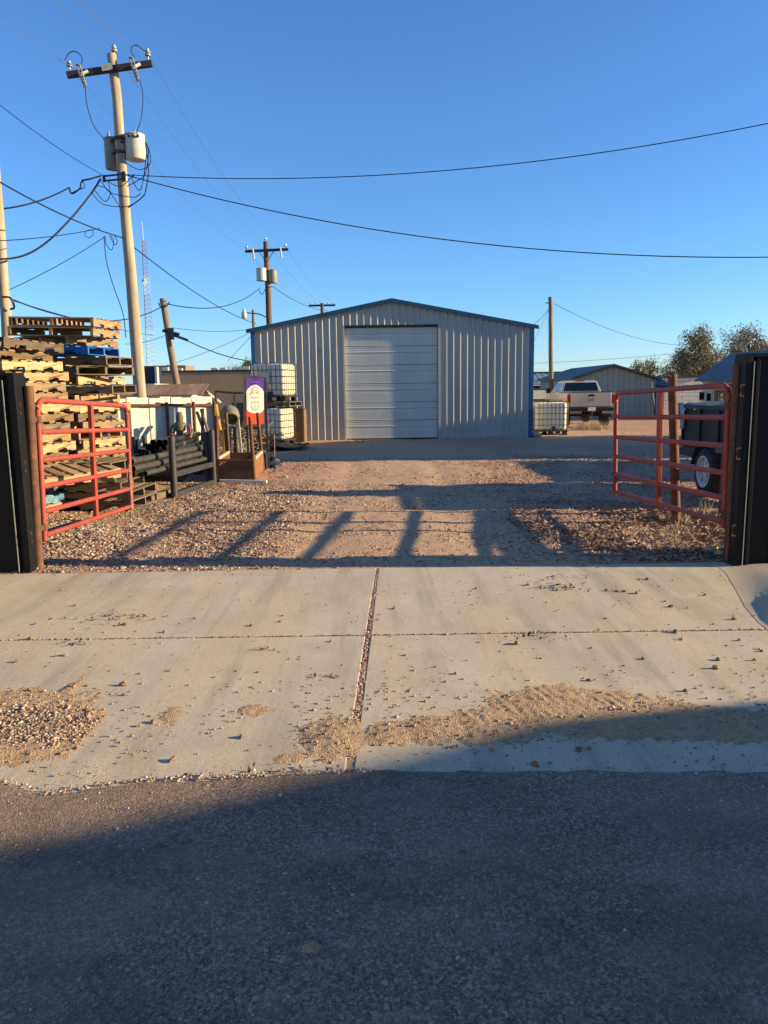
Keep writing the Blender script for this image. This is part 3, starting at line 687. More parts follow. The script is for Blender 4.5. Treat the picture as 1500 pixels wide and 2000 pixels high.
# shell
BLEN = 18
MB().bx(bl, bl + .05, BY + .05, BY + BLEN, -.03, EV - .05).build('side_wall', m_panel, bld, world=True)
MB().bx(br - .05, br, BY + .05, BY + BLEN, -.03, EV - .05).build('side_wall', m_panel, bld, world=True)
MB().add([(bl, BY + BLEN, 0), (br, BY + BLEN, 0), (br, BY + BLEN, EV), (PX, BY + BLEN, PZ), (bl, BY + BLEN, EV)], [(0, 1, 2, 3, 4)]).build('back_wall', m_panel, bld, world=True)
ov = .14
def rs(x): return roofz(x) + .02
el_, er_ = bl - ov, br + ov
zl, zr = roofz(bl) + .02 - ov * (PZ - EV) / (PX - bl), roofz(br) + .02 - ov * (PZ - EV) / (br - PX)
rf = MB().add([(el_, BY - .08, zl), (PX, BY - .08, PZ + .02), (PX, BY + BLEN, PZ + .02), (el_, BY + BLEN, zl), (er_, BY - .08, zr), (er_, BY + BLEN, zr),
               (el_, BY - .08, zl - .03), (PX, BY - .08, PZ - .01), (er_, BY - .08, zr - .03), (el_, BY + BLEN, zl - .03), (PX, BY + BLEN, PZ - .01), (er_, BY + BLEN, zr - .03)],
              [(0, 1, 2, 3), (1, 4, 5, 2), (6, 7, 10, 9), (7, 8, 11, 10), (0, 3, 9, 6), (4, 8, 11, 5), (0, 6, 7, 1), (1, 7, 8, 4)])
rf.build('roof', m_blue, bld, world=True)
for xa, za in ((el_ - .02, zl), (er_ + .02, zr)):
    t = MB(); h = .125
    V = [(xa, BY - .12, za + .03), (PX, BY - .12, PZ + .05), (PX, BY - .12, PZ + .05 - h), (xa, BY - .12, za + .03 - h)]
    V += [(v[0], BY - .085, v[2]) for v in V]
    t.add(V, [(0, 1, 2, 3), (7, 6, 5, 4), (0, 4, 5, 1), (2, 6, 7, 3), (1, 5, 6, 2), (0, 3, 7, 4)])
    t.build('rake_trim', m_teal, bld, world=True)
for s, x in ((1, bl), (-1, br)):
    MB().bx(min(x - .03 * s, x + .11 * s), max(x - .03 * s, x + .11 * s), BY - .045, BY + .05, -.03, EV - .06).build('corner_trim', m_blue, bld, world=True, bevel=.006)
# overhead door (recessed a hand's breadth), with jambs
REC = .072
dr = bpy.data.objects.new('overhead_door', None); col.objects.link(dr); dr.parent = bld
ns = 6; sh_ = (DT - .02) / ns
for k in range(ns):
    z0 = .01 + k * sh_; prof = []
    fine = []
    for a_, b_ in ((.05, .60), (.72, .93)):
        m_n = int((b_ - a_) / .055)
        for q in range(m_n):
            t0 = a_ + q * .055; fine += [(t0, 0), (t0 + .02, 0), (t0 + .027, .005), (t0 + .045, .005)]
    for t, d in sorted([(0.004, .026), (.014, .026), (.03, -.004), (.62, 0), (.635, .022), (.655, .022), (.675, -.008), (.70, -.006), (.95, -.004), (.975, .0), (.99, .024)] + fine):
        prof.append((BY + REC + d, z0 + t * sh_))
    V = []; Fq = []
    for y_, z_ in prof: V += [(d0 + .015, y_, z_), (d1 - .015, y_, z_)]
    for i in range(len(prof) - 1): Fq.append((2 * i, 2 * i + 1, 2 * i + 3, 2 * i + 2))
    MB().add(V, Fq).build('door_section', m_door, dr, world=True)
MB().bx(d0, d1, BY + REC + .03, BY + REC + .06, 0, DT).build('door_backing', m_darkmetal, dr, world=True)
MB().bx(d0 + .01, d1 - .01, BY + REC - .012, BY + REC + .012, -.01, .03).build('bottom_seal', m_blackpl, dr, world=True)
for x0, x1, z0, z1 in ((d0 - .07, d0, -.03, DT + .055), (d1, d1 + .07, -.03, DT + .055), (d0, d1, DT, DT + .055)):
    MB().bx(x0, x1, BY - .036, BY + REC + .03, z0, z1).build('door_trim', m_panel if z0 < 1 else m_darkmetal, bld, world=True, bevel=.004)
# weeds at its foot
for k, (px, py, r_, h_) in enumerate(((700, 862, .5, .12), (960, 860, 1.2, .10))):
    p = G(px, py); tuft(('thin green-brown weeds along the foot of the building left of the door', 'thin weeds along the foot of the building right of the door')[k], p.x, p.y, r_, h_, 120)

# ================================================================== BLACK FENCE, POSTS, GATES
def black_fence(label, xa, xb, y, h, flip):
    t = thing('sheet_fence', label, 'fence', ((xa + xb) / 2, y, 0))
    s = 1 if xb > xa else -1; n_ = int(abs(xb - xa) / .9) + 1; x = xa
    for k in range(n_):
        V = []; Fq = []; xs_ = []
        x1 = x + s * .9
        for j in range(4):
            c = x + s * (.11 + j * .2285)
            for dx, d in ((-.03, 0), (-.013, .028), (.013, .028), (.03, 0)): xs_.append((c + s * dx, d))
        xs_ = [(x, 0)] + xs_ + [(x1, 0)]
        for xx_, d in xs_: V += [(xx_, y - d, .0), (xx_, y - d, h)]
        for i in range(len(xs_) - 1): Fq.append((2 * i, 2 * i + 2, 2 * i + 3, 2 * i + 1))
        MB().add(V, Fq).build('fence_panel', m_black, t, world=True); x = x1
    for zc in (.25, h * .55, h - .2):
        MB().bx(min(xa, xb), max(xa, xb), y + .10, y + .16, zc - .025, zc + .025).build('rail', m_rust, t, world=True)
    MB().bx(min(xa, xb), max(xa, xb), y - .034, y + .20, h, h + .03).build('cap_trim', m_black, t, world=True)
    MB().bx(min(xa + s * .02, xb), max(xa + s * .02, xb), y + .162, y + .185, 0, h).build('back_sheet', m_black, t, world=True)
    MB().bx(xa - s * .012, xa + s * .045, y - .036, y + .196, 0, h).build('edge_trim', m_black, t, world=True, bevel=.004)
    xm = xa + s * (.10 if flip else .065)
    MB().bx(xm - .004, xm + .004, y - .041, y - .0365, .01, h - .04).build('edge_strip', m_galv, t, world=True)
    for zc in (h - .3, h * .55, .35):
        MB().tube([(xa - s * .015, y - .04, zc + .05), (xa - s * .05, y - .045, zc + .05), (xa - s * .05, y - .045, zc - .05), (xa - s * .015, y - .04, zc - .05)], .006, 6).build('bracket', m_rust, t, world=True)
    return t
fl = G(62, 1117); fr = G(1432, 1106)
black_fence('black ribbed steel fence on the left beside the pallet stacks', fl.x, fl.x - 6.3, fl.y, P(48, 734, fl.y).z, True)
black_fence('black ribbed steel fence on the right in front of the trailer', fr.x, fr.x + 7.2, fr.y, P(1455, 697, fr.y).z, False)

def post(label, foot, top, r, cap=True, extra=None):
    t = thing('pipe_post', label, 'post', (foot.x, foot.y, 0))
    MB().pipe((foot.x, foot.y, -.05), (top.x, top.y, top.z), r, .006, 16).build('shaft', m_rust, t, world=True, smooth=True)
    return t
pl = G(76, 1110); pr = G(1424, 1100)
tl = P(56, 754, pl.y); tr = P(1441, 712, pr.y)
post('rusty pipe post at the free edge of the left black fence', pl, tl, .043)
post('rusty pipe post at the free edge of the right black fence', pr, tr, .043)

def gate(label, h_top, h_bot, f_top, f_bot, Yh, Yf, postpt, chain=False):
    a0 = P(*h_bot, Yh); a1 = P(*h_top, Yh); b0 = P(*f_bot, Yf); b1 = P(*f_top, Yf)
    t = thing('tube_gate', label, 'gate', (a0.x, a0.y, 0))
    r = .029; up = Vector((0, 0, 1))
    def at_(s, q):  # s along length, q up
        return (a0 * (1 - s) + b0 * s) * (1 - q) + (a1 * (1 - s) + b1 * s) * q
    Lg = (b0 - a0).length; Hg = (a1 - a0).length; cr = .13
    pts = [at_(0, -.03)]
    for k in range(7):
        t_ = k / 6 * math.pi / 2; pts.append(at_((cr - cr * math.cos(t_)) / Lg, 1 - (cr - cr * math.sin(t_)) / Hg))
    pts.append(at_(.5, 1))
    for k in range(7):
        t_ = math.pi / 2 - k / 6 * math.pi / 2; pts.append(at_(1 - (cr - cr * math.cos(t_)) / Lg, 1 - (cr - cr * math.sin(t_)) / Hg))
    pts.append(at_(1, -.02))
    MB().tube(pts, r, 14).build('frame', m_red, t, world=True, smooth=True)
    for q in (.008, .185, .37, .565, .77):
        MB().cyl(at_(.01, q), at_(.99, q), r * .92, n=14).build('rail', m_red, t, world=True, smooth=True)
    wd = (b0 - a0).normalized(); nrm = wd.cross(up).normalized()
    s_ = MB(); A = at_(.52, -.005); B = at_(.52, .99)
    for sg in (1,):
        V = []
        for p_ in (A, B):
            for u_, v_ in ((-.036, -.024), (.036, -.024), (.036, .024), (-.036, .024)): V.append(p_ + wd * u_ + nrm * v_)
        s_.add(V, [(0, 1, 5, 4), (1, 2, 6, 5), (2, 3, 7, 6), (3, 0, 4, 7), (0, 1, 2, 3), (4, 5, 6, 7)])
    s_.build('brace', m_red, t, world=True, bevel=.006)
    for q in (.07, .86):
        p_ = at_(0, q); pp = Vector((postpt.x, postpt.y, p_.z))
        h_ = MB(); h_.cyl(p_ - up * .035, p_ + up * .035, .034, n=12); h_.bar(p_, pp, .035, .05)
        h_.build('hinge', m_rust, t, world=True, bevel=.003)
    if chain:
        c_ = MB(); p_ = at_(.97, .42)
        for k in range(20):
            z_ = -k * .033; cc = p_ + Vector((.035, -.035, z_)); rot = k % 2
            ring = []
            for i in range(8):
                t_ = 6.283 * i / 8; d_ = Vector((math.cos(t_) * .010, 0, math.sin(t_) * .02)) if rot else Vector((0, math.cos(t_) * .010, math.sin(t_) * .02)); ring.append(cc + d_)
            c_.tube(ring, .0035, 5, closed=True)
        c_.build('chain', m_galv, t, world=True)
    return t
gate('red tube gate swung open in front of the pallet stacks', (72, 781), (87, 1048), (247, 793), (257, 990), pl.y + .12, 10.15, pl, True)
gate('red tube gate swung open in front of the dark trailer', (1424, 752), (1414, 1022), (1203, 768), (1201, 962), pr.y + .12, 10.4, pr)
# gate hold post with a bent hook cable
hp = G(1321, 1018); ht = P(1313, 731, hp.y)
t = post('rusty pipe post standing inside the yard with a wire hook over the red gate', hp, ht, .055)
c0 = P(1312, 735, hp.y - .06); q = [c0]
for px, py in ((1295, 733), (1280, 736), (1272, 745), (1273, 760), (1277, 785)): q.append(P(px, py, hp.y - .12))
q.append(P(1279, 800, hp.y - .1)); MB().tube(q, .008, 6).build('hook', m_cable, t, world=True, smooth=True)

# ================================================================== PALLETS
def pallet_proto():
    st = []
    H = .10; Ln = 1.2
    poly = [(-.6, 0), (-.40, 0), (-.385, .036), (-.19, .036), (-.175, 0), (.175, 0), (.19, .036), (.385, .036), (.40, 0), (.6, 0), (.6, H), (-.6, H)]
    t = bpy.data.objects.new('wooden_pallet', None); col.objects.link(t)
    s = MB(); n_ = len(poly)
    V = [(x, y, z) for y in (-.019, .019) for x, z in poly]
    s.add(V, [(i, (i + 1) % n_, n_ + (i + 1) % n_, n_ + i) for i in range(n_)] + [(0, 1, 2, 11), (2, 3, 8, 11) if 0 else (2, 3, 10, 11), (3, 4, 5, 10), (5, 6, 10), (6, 7, 8, 9, 10)] + [tuple(x + n_ for x in f) for f in ((0, 1, 2, 11), (2, 3, 10, 11), (3, 4, 5, 10), (5, 6, 10), (6, 7, 8, 9, 10))])
    o = s.build('stringer', m_wood, t); me = o.data; o.location = (0, -.48, .018)
    for y in (0, .48): link_mesh('stringer', me, t, (0, y, .018))
    bd = []
    for k in range(3): 
        ob = MB().box((0, 0, 0), (.115, 1.0, .018), jit=.004).build('deck_board', m_wood); bd.append(ob.data); bpy.data.objects.remove(ob)
    for k in range(7): link_mesh('deck_board', bd[k % 3], t, (-.54 + k * .18, 0, .018 + H + .0095), (0, 0, (0, .008, -.006)[k % 3]))
    for k in range(4): link_mesh('bottom_board', bd[(k + 1) % 3], t, ((-.54, -.12, .12, .54)[k], 0, .0085))
    for c in children(t):
        c.material_slots[0].link = 'OBJECT'; c.material_slots[0].material = m_wood
    return t
proto = pallet_proto(); PH = .138
first = [True]
PK = children(proto)
def pallet(label, loc, rz, mat, tilt=(0, 0), sc=(1, 1), skip=0):
    if first[0]: r = proto; first[0] = False; kids = PK
    else:
        r = proto.copy(); col.objects.link(r); kids = []
        for c in PK:
            if skip and c.name.startswith('deck') and random.random() < skip: continue
            d = c.copy(); col.objects.link(d); d.parent = r; kids.append(d)
    for d in kids:
        d.material_slots[0].link = 'OBJECT'; d.material_slots[0].material = mat
    r.location = loc; r.rotation_euler = (tilt[0], tilt[1], rz); r.scale = (sc[0], sc[1], 1)
    return tag(r, label, 'pallet', 'wooden pallets stacked behind the gate')
ORD = ['bottom', 'second', 'third', 'fourth', 'fifth', 'sixth', 'seventh', 'eighth', 'ninth', 'tenth', 'eleventh', 'twelfth', 'thirteenth', 'fourteenth', 'fifteenth', 'sixteenth', 'seventeenth', 'eighteenth', 'nineteenth', 'twentieth', 'twenty-first']
def cpallet(label, cpx, Y, z, phi, notched, mat, tilt=(0, 0), sc=(1, 1), skip=0):
    """nearest corner at photo column cpx and depth Y; the face running right-and-back makes angle phi with the road"""
    c = P(cpx, 800, Y); a = R(phi); rd = Vector((math.cos(a), math.sin(a), 0)); ld = Vector((-math.sin(a), math.cos(a), 0))
    Lr, Ll = (1.2, 1.0) if notched else (1.0, 1.2)
    if notched: Lr *= sc[0]; Ll *= sc[1]
    else: Lr *= sc[1]; Ll *= sc[0]
    m_ = Vector((c.x, Y, 0)) + rd * Lr / 2 + ld * Ll / 2
    return pallet(label, (m_.x, m_.y, z), a if notched else a - math.pi / 2, mat, tilt, sc, skip)
KN = {m_wood3: 'pale', m_wood: 'yellowish', m_wood2: 'weathered brown', m_bluewood: 'blue', m_paleblue: 'faded blue'}
# stack nearest the black fence: notched sides turned to the sun
A_c = [20, 14, 12, 24, 12, 22, 30, 26, 20, 30, 34, 30, 22, 16, 10, -12, 20]
for k in range(17):
    mt = [m_wood3, m_paleblue, m_paleblue, m_wood, m_wood2, m_wood, m_wood3, m_wood3, m_wood2, m_wood, m_wood3, m_wood, m_wood3, m_wood, m_wood3, m_wood, m_wood2][k]
    nm = 'top' if k == 16 else ORD[k]
    ti = (R(1.2), R(1.5)) if k == 16 else (random.uniform(-.01, .01), random.uniform(-.014, .014))
    lab = f'{KN[mt]} wooden pallet, {nm} of the stack nearest the left black fence' if k in (0, 16) else f'{KN[mt]} wooden pallet, {nm} from the bottom of the stack nearest the black fence'
    cpallet(lab, A_c[k] + random.uniform(-3, 3), 10.15 + random.uniform(-.04, .04), k * PH * 1.03 + .01, 74 + random.uniform(-5, 5), True, mt, ti)
# second stack: every pallet skewed its own way
stackB = [(150, 84, False, m_wood2), (158, 86, False, m_wood2), (146, 80, False, m_wood2), (152, 84, False, m_wood2), (150, 76, True, m_wood),
          (146, 72, True, m_wood3), (158, 78, True, m_wood3), (150, 70, False, m_wood), (160, 74, True, m_wood3), (152, 80, True, m_wood2), (156, 70, True, m_wood3), (148, 76, True, m_wood3),
          (222, 87, False, m_wood2), (157, 74, True, m_wood3), (155, 52, False, m_wood2), (214, 85, False, m_wood), (180, 82, False, m_bluewood), (142, 72, True, m_wood3), (193, 90, True, m_wood), (195, 89, True, m_wood)]
labsB = {12: 'weathered grey pallet with open end, just above the gate top in the second stack', 13: 'pale notched pallet set back under a white-edged one in the second stack', 14: 'weathered grey pallet with white-edged openings in the middle of the second stack', 15: 'yellow-brown pallet directly under the bright blue pallet', 16: 'bright blue painted pallet near the top of the second stack', 17: 'pale notched pallet lying directly on the bright blue pallet', 18: 'second pallet from the top, jutting out under the topmost one', 19: 'topmost pallet of all, highest against the sky'}
z = .01
for k, (cx_, ph_, nt_, mt) in enumerate(stackB):
    lab = labsB.get(k) or (f'{KN[mt]} pallet, bottom of the second stack behind the red gate' if k == 0 else f'{KN[mt]} pallet, {ORD[k]} from the bottom of the second stack behind the gate')
    big = k >= 18
    cpallet(lab, cx_, 11.75 + random.uniform(-.05, .05) + (.1 if k in (12, 15) else 0), z, ph_, nt_, mt, (R(1.5) if big else random.uniform(-.012, .012), R(-1.5) if big else random.uniform(-.014, .014)), (1, 1.28 if big else 1), .0 if k % 3 else .15)
    z += PH * (1.07 if k > 11 else 1.0)
# low stepped stack by the far end of the gate
for k, (cx_, mt) in enumerate([(246, m_wood2), (245, m_wood2), (225, m_wood2), (215, m_wood2), (208, m_wood2)]):
    cpallet(f'weathered grey-brown pallet, {("bottom", "second from the bottom", "middle", "fourth from the bottom", "top")[k]} of the low stepped stack', cx_, 10.95 + random.uniform(-.03, .03), .01 + k * PH, 87 + random.uniform(-3, 3), False, mt, (random.uniform(-.01, .01), random.uniform(-.015, .015)))
# pallet leaning low between stacks
pallet('pale pallet lying tilted low between the two stacks', (P(120, 960, 10.6).x, 10.75, .52), .75, m_wood3, (R(5), R(-3)))

# ================================================================== UTILITY POLES
def insulator(s, p, h=.17):
    p = Vector(p); s.lathe(p, [(.018, 0), (.02, h * .3), (.062, h * .36), (.066, h * .5), (.038, h * .58), (.06, h * .64), (.058, h * .78), (.03, h * .86), (.032, h), (.02, h * 1.04)], 12)
def transformer(t, c, r, h, toward, mt_k=None):
    c = Vector(c); s = MB(); s.lathe(c, [(r * .93, 0), (r, .02), (r, h * .93), (r * 1.06, h * .935), (r * 1.06, h * .96), (r * .9, h), (r * .3, h * 1.04)], 20)
    o = s.build('transformer', mt_k or m_tank, t, world=True, smooth=True)
    s2 = MB(); d = Vector(toward).normalized(); sd_ = d.cross(Vector((0, 0, 1)))
    s2.lathe(c + Vector((0, 0, h * 1.0)) + sd_ * r * .4, [(.04, 0), (.04, .03), (.025, .05), (.035, .07), (.02, .1), (.012, .13)], 10)
    s2.build('bushing', m_porc, o, world=True, smooth=True)
    s3 = MB()
    for k in (-1, 0, 1):
        p = c + Vector((0, 0, h * .82)) - sd_ * (r + .02) + d * k * .1; s3.cyl(p + sd_ * .05, p - sd_ * .05, .025, n=8)
    s3.build('terminal', m_darkmetal, o, world=True)
    s4 = MB()
    for zz in (.25, .72): s4.bar(c + Vector((0, 0, h * zz)) + d * r * .8, c + Vector((0, 0, h * zz)) + d * (r + .3), .07, .045)
    s4.build('mounting_bracket', m_darkmetal, o, world=True)
    return o
def lerp(a, b, t): return a * (1 - t) + b * t
def wood_pole(name, label, foot, top, r0, r1, mat):
    t = thing(name, label, 'pole', (foot.x, foot.y, foot.z))
    pts = [lerp(foot, top, k / 10) + Vector((random.gauss(0, .008), random.gauss(0, .008), 0)) for k in range(11)]
    MB().tube(pts, [r0 + (r1 - r0) * k / 10 for k in range(11)], 18).build('shaft', mat, t, world=True, smooth=True)
    return t
# --- main pole
MY = 18.0
mb = P(275, 775, MY); mt_ = P(219, 106, MY)
dirp = (mt_ - mb).normalized(); foot = mb - dirp * (mb.z / dirp.z) - dirp * .1
main = wood_pole('utility_pole', 'tall pale wooden utility pole with crossarm and two grey transformers behind the pallets', foot, mt_, .148, .098, m_pole)
ca, cb = P(131, 147, MY - .25), P(297, 124, MY - .05)
MB().bar(ca, cb, .10, .125).build('crossarm', m_arm, main, world=True, bevel=.006)
MB().bar(lerp(ca, cb, .42) + Vector((0, -.08, .02)), lerp(ca, cb, .545) + Vector((0, -.08, .02)), .015, .13).build('gain_plate', m_galv, main, world=True)
s = MB(); insulator(s, lerp(ca, cb, .035) + Vector((0, 0, .1))); s.build('insulator', m_porc, main, world=True, smooth=True)
s = MB(); insulator(s, lerp(ca, cb, .955) + Vector((0, 0, .08)), .22); s.build('insulator', m_porc, main, world=True, smooth=True)
s = MB(); insulator(s, mt_ + Vector((.05, 0, -.02)), .2); s.build('insulator', m_porc, main, world=True, smooth=True)
cuts_ = []
for f_, ln in ((.185, .42), (.80, .44)):
    p = lerp(ca, cb, f_) + Vector((0, -.14, .1)); q = p + Vector((.11, -.02, -ln))
    s = MB(); s.cyl(p, q, .014, n=8); s.cyl(p + Vector((-.06, .0, -.04)), q + Vector((-.05, .03, .02)), .024, n=8)
    for k in range(5):
        z_ = lerp(p + Vector((-.06, 0, -.04)), q + Vector((-.05, .03, .02)), .15 + k * .17); s.cyl(z_ - Vector((0, 0, .008)), z_ + Vector((0, 0, .008)), .038, n=8)
    s.cyl(p, p + Vector((-.08, 0, .02)), .03, n=8); s.cyl(q, q + Vector((-.06, 0, -.02)), .028, n=8)
    s.build('fuse_cutout', m_cut, main, world=True, smooth=True); cuts_.append((p, q))
    MB().bar(p + Vector((-.03, 0, -.2)), lerp(ca, cb, f_ + .07) + Vector((0, -.06, 0)), .03, .06).build('cutout_bracket', m_galv, main, world=True)
t1 = P(266, 313, MY + .05); t2 = P(222, 331, MY + .26)
def axis_at(z): return lerp(foot, mt_, (z - foot.z) / (mt_.z - foot.z))
transformer(main, t1, .215, .54, axis_at(t1.z) - t1)
transformer(main, t2, .172, .66, axis_at(t2.z) - t2, m_tankdk)
for y_ in (272, 298):
    p = P(233, y_, MY); MB().cyl(p - Vector((0, 0, .03)), p + Vector((0, 0, .03)), .145, n=16).build('pole_band', m_darkmetal, main, world=True)
rk = MB(); a_ = P(203, 344, MY - .05); b_ = P(242, 340, MY - .12)
rk.bar(a_, b_, .04, .03); rk.bar(a_ - Vector((0, 0, .1)), b_ - Vector((0, 0, .1)), .04, .03); rk.bar(a_ + Vector((0, 0, .02)), a_ - Vector((0, 0, .12)), .05, .05); rk.bar(b_ + Vector((0, 0, .05)), b_ - Vector((0, 0, .15)), .06, .06)
rk.build('secondary_rack', m_darkmetal, main, world=True)
def bez(pts, n_=10):
    """Catmull-Rom through points"""
    pts = [Vector(p) for p in pts]; out = []
    pp = [pts[0] * 2 - pts[1]] + pts + [pts[-1] * 2 - pts[-2]]
    for i in range(1, len(pp) - 2):
        for k in range(n_):
            t = k / n_; a, b, c, d = pp[i - 1], pp[i], pp[i + 1], pp[i + 2]
            out.append(.5 * ((2 * b) + (c - a) * t + (2 * a - 5 * b + 4 * c - d) * t * t + (3 * b - a - 3 * c + d) * t ** 3))
    out.append(pts[-1]); return out
def jumper(px, r=.009, Y=MY - .2):
    s = MB(); s.tube(bez([P(x, y, Y) for x, y in px], 8), r, 6); s.build('jumper_wire', m_cable, main, world=True, smooth=True)
jumper([(158, 128), (160, 112), (148, 101), (136, 103), (126, 118)]); jumper([(263, 113), (256, 100), (258, 91), (268, 89), (276, 95), (288, 103)])
jumper([(166, 165), (170, 205), (183, 245), (203, 271)]); jumper([(271, 150), (279, 185), (276, 230), (266, 260)])
jumper([(284, 275), (293, 300), (292, 322), (272, 331), (244, 318)]); jumper([(284, 278), (290, 330), (285, 370), (278, 385), (250, 406)], .013)
jumper([(285, 278), (290, 300), (283, 340), (268, 353), (248, 364)]); jumper([(286, 300), (280, 350), (272, 372), (258, 350), (262, 342)])
jumper([(194, 345), (210, 372), (232, 381), (262, 385), (275, 378)]); jumper([(180, 378), (200, 398), (232, 404), (252, 402), (270, 392), (278, 384)])
jumper([(182, 368), (204, 393), (215, 380), (212, 356)]); jumper([(190, 362), (210, 370), (230, 398), (234, 405), (240, 420)])
jumper([(208, 352), (225, 362), (240, 362), (262, 340)]); jumper([(160, 350), (165, 365), (150, 372), (140, 377)], .009)
jumper([(205, 460), (208, 478), (218, 488), (222, 470), (216, 460)], .008); jumper([(214, 460), (224, 478), (229, 470), (222, 458)], .008)
jumper([(178, 448), (168, 452), (166, 460), (174, 464), (182, 458), (180, 448)], .007)
jumper([(203, 462), (208, 510), (222, 560), (240, 612), (246, 660)], .010, MY - .3)

def wire(label, a, b, sag, r=.012, mat=None, mids=None):
    a = Vector(a); b = Vector(b); n_ = 28
    pts = [a * (1 - k / n_) + b * (k / n_) - Vector((0, 0, sag * 4 * (k / n_) * (1 - k / n_))) for k in range(n_ + 1)]
    o = MB().tube(pts, r * (.55 if mat is m_wire else .66), 5).build('overhead_wire', mat or m_cable, smooth=True); return tag(o, label, 'wire')
# --- second pole beyond the building's left end
Y2 = 42
p2t = P(519, 472, Y2); p2m = P(526, 640, Y2); d_ = (p2m - p2t).normalized(); p2f = p2m - d_ * 0; p2f = p2t + d_ * ((p2t.z) / -d_.z)
pole2 = wood_pole('utility_pole', 'brown wooden utility pole with crossarm and two transformers beyond the metal building', p2f, p2t, .19, .13, m_poledark)
ca2, cb2 = P(479, 491, Y2 - .2), P(563, 487, Y2 - .2)
MB().bar(ca2, cb2, .11, .13).build('crossarm', m_arm, pole2, world=True)
for f_ in (.04, .94):
    s = MB(); insulator(s, lerp(ca2, cb2, f_) + Vector((0, 0, .06)), .24); s.build('insulator', m_porc, pole2, world=True)
s = MB(); insulator(s, p2t, .22); s.build('insulator', m_porc, pole2, world=True)
for f_ in (.18, .82):
    p = lerp(ca2, cb2, f_) + Vector((0, -.1, 0)); MB().cyl(p + Vector((0, 0, .1)), p - Vector((-.06, 0, .42)), .045, n=8).build('fuse_cutout', m_tank, pole2, world=True)
for e_ in (.30, .68):
    MB().bar(lerp(ca2, cb2, e_), P(521, 512, Y2 - .15), .03, .03).build('arm_brace', m_darkmetal, pole2, world=True)
t_a = P(511, 549, Y2 - .1); t_b = P(533, 553, Y2 + .05)
o = transformer(pole2, t_a, .27, .66, P(522, 540, Y2) - t_a); o = transformer(pole2, t_b, .23, .68, P(522, 540, Y2) - t_b, m_tankdk)
MB().tube(bez([P(505, 566, Y2 - .2), P(512, 575, Y2 - .2), P(520, 563, Y2 - .2), P(532, 560, Y2 - .2)]), .02, 5).build('jumper_wire', m_cable, pole2, world=True)
# --- third pole
Y3 = 70
p3t = P(629, 592, Y3); pole3 = wood_pole('utility_pole', 'far wooden pole whose crossarm shows above the blue roof trim', Vector((p3t.x, Y3, 0)), p3t, .2, .15, m_poledark)
MB().bar(P(603, 597, Y3), P(655, 596, Y3), .13, .16).build('crossarm', m_arm, pole3, world=True)
for x in (606, 617, 640, 652):
    s = MB(); insulator(s, P(x, 595, Y3), .26); s.build('insulator', m_porc, pole3, world=True)
# --- left edge pole, leaning pole, right pole, thin pole
YE = 15
pt = P(-6, 380, YE); pm = P(14, 662, YE); d_ = (pm - pt).normalized(); edgef = pt + d_ * (pt.z / -d_.z)
edge_pole = wood_pole('utility_pole', 'pale wooden pole cut by the left edge of the photo behind the pallets', edgef, pt + (pt - pm) * .35, .11, .085, m_pole)
MB().tube(bez([P(5, 580, YE - .12), P(20, 582, YE - .15), P(28, 600, YE - .12), P(20, 604, YE - .1)]), .02, 6).build('cable_clamp', m_cable, edge_pole, world=True)
YL = 24
lt = P(317, 583, YL); lm = P(350, 776, YL); d_ = (lm - lt).normalized(); lf = lt + d_ * (lt.z / -d_.z)
lean = wood_pole('utility_pole', 'short grey wooden pole leaning left above the white fence', lf, lt, .115, .095, m_polegrey)
sp = MB(); q = P(334, 652, YL - .14); sp.box(q, (.16, .12, .34)); sp.cyl(q + Vector((-.25, 0, .1)), q + Vector((.25, 0, -.02)), .045, n=8); sp.cyl(q + Vector((.1, 0, -.05)), q + Vector((.5, 0, -.2)), .04, n=8)
sp.build('cable_box', m_darkmetal, lean, world=True)
MB().tube(bez([P(310, 592, YL), P(314, 600, YL - .12), P(325, 598, YL - .12), P(331, 590, YL)]), .018, 5).build('jumper_wire', m_cable, lean, world=True)
YR = 45
rt = P(1075, 580, YR); rpole = wood_pole('utility_pole', 'single wooden pole standing behind the white pickup against the sky', Vector((P(1078, 756, YR).x, YR, 0)), rt, .14, .115, m_polegrey)
MB().bar(P(1066, 592, YR), P(1078, 591, YR), .05, .05).build('wire_bracket', m_darkmetal, rpole, world=True)
YT = 46
tp = P(494, 605, YT); wood_pole('thin_pole', 'thin grey pole behind the left end of the blue roof trim', Vector((tp.x, YT, 0)), tp, .09, .08, m_polegrey)
# street lamp bracketed off pole two
lamp = thing('street_lamp', 'old street lamp with glass globe on a curved arm beside the brown pole', 'street lamp', tuple(P(526, 640, Y2)))
MB().tube(bez([P(524, 622, Y2 - .18), P(508, 614, Y2 - .3), P(494, 612, Y2 - .4), P(481, 611, Y2 - .5)]), .03, 8).build('arm', m_darkmetal, lamp, world=True, smooth=True)
s = MB(); s.lathe(P(477, 614, Y2 - .5), [(.09, -.02), (.15, .0), (.13, .08), (.06, .2), (.05, .28)], 12); s.build('housing', m_tank, lamp, world=True, smooth=True)
s = MB(); s.lathe(P(477, 623, Y2 - .5), [(.05, -.02), (.12, .05), (.16, .16), (.14, .24)], 12); s.build('globe', m_lampglass, lamp, world=True, smooth=True)

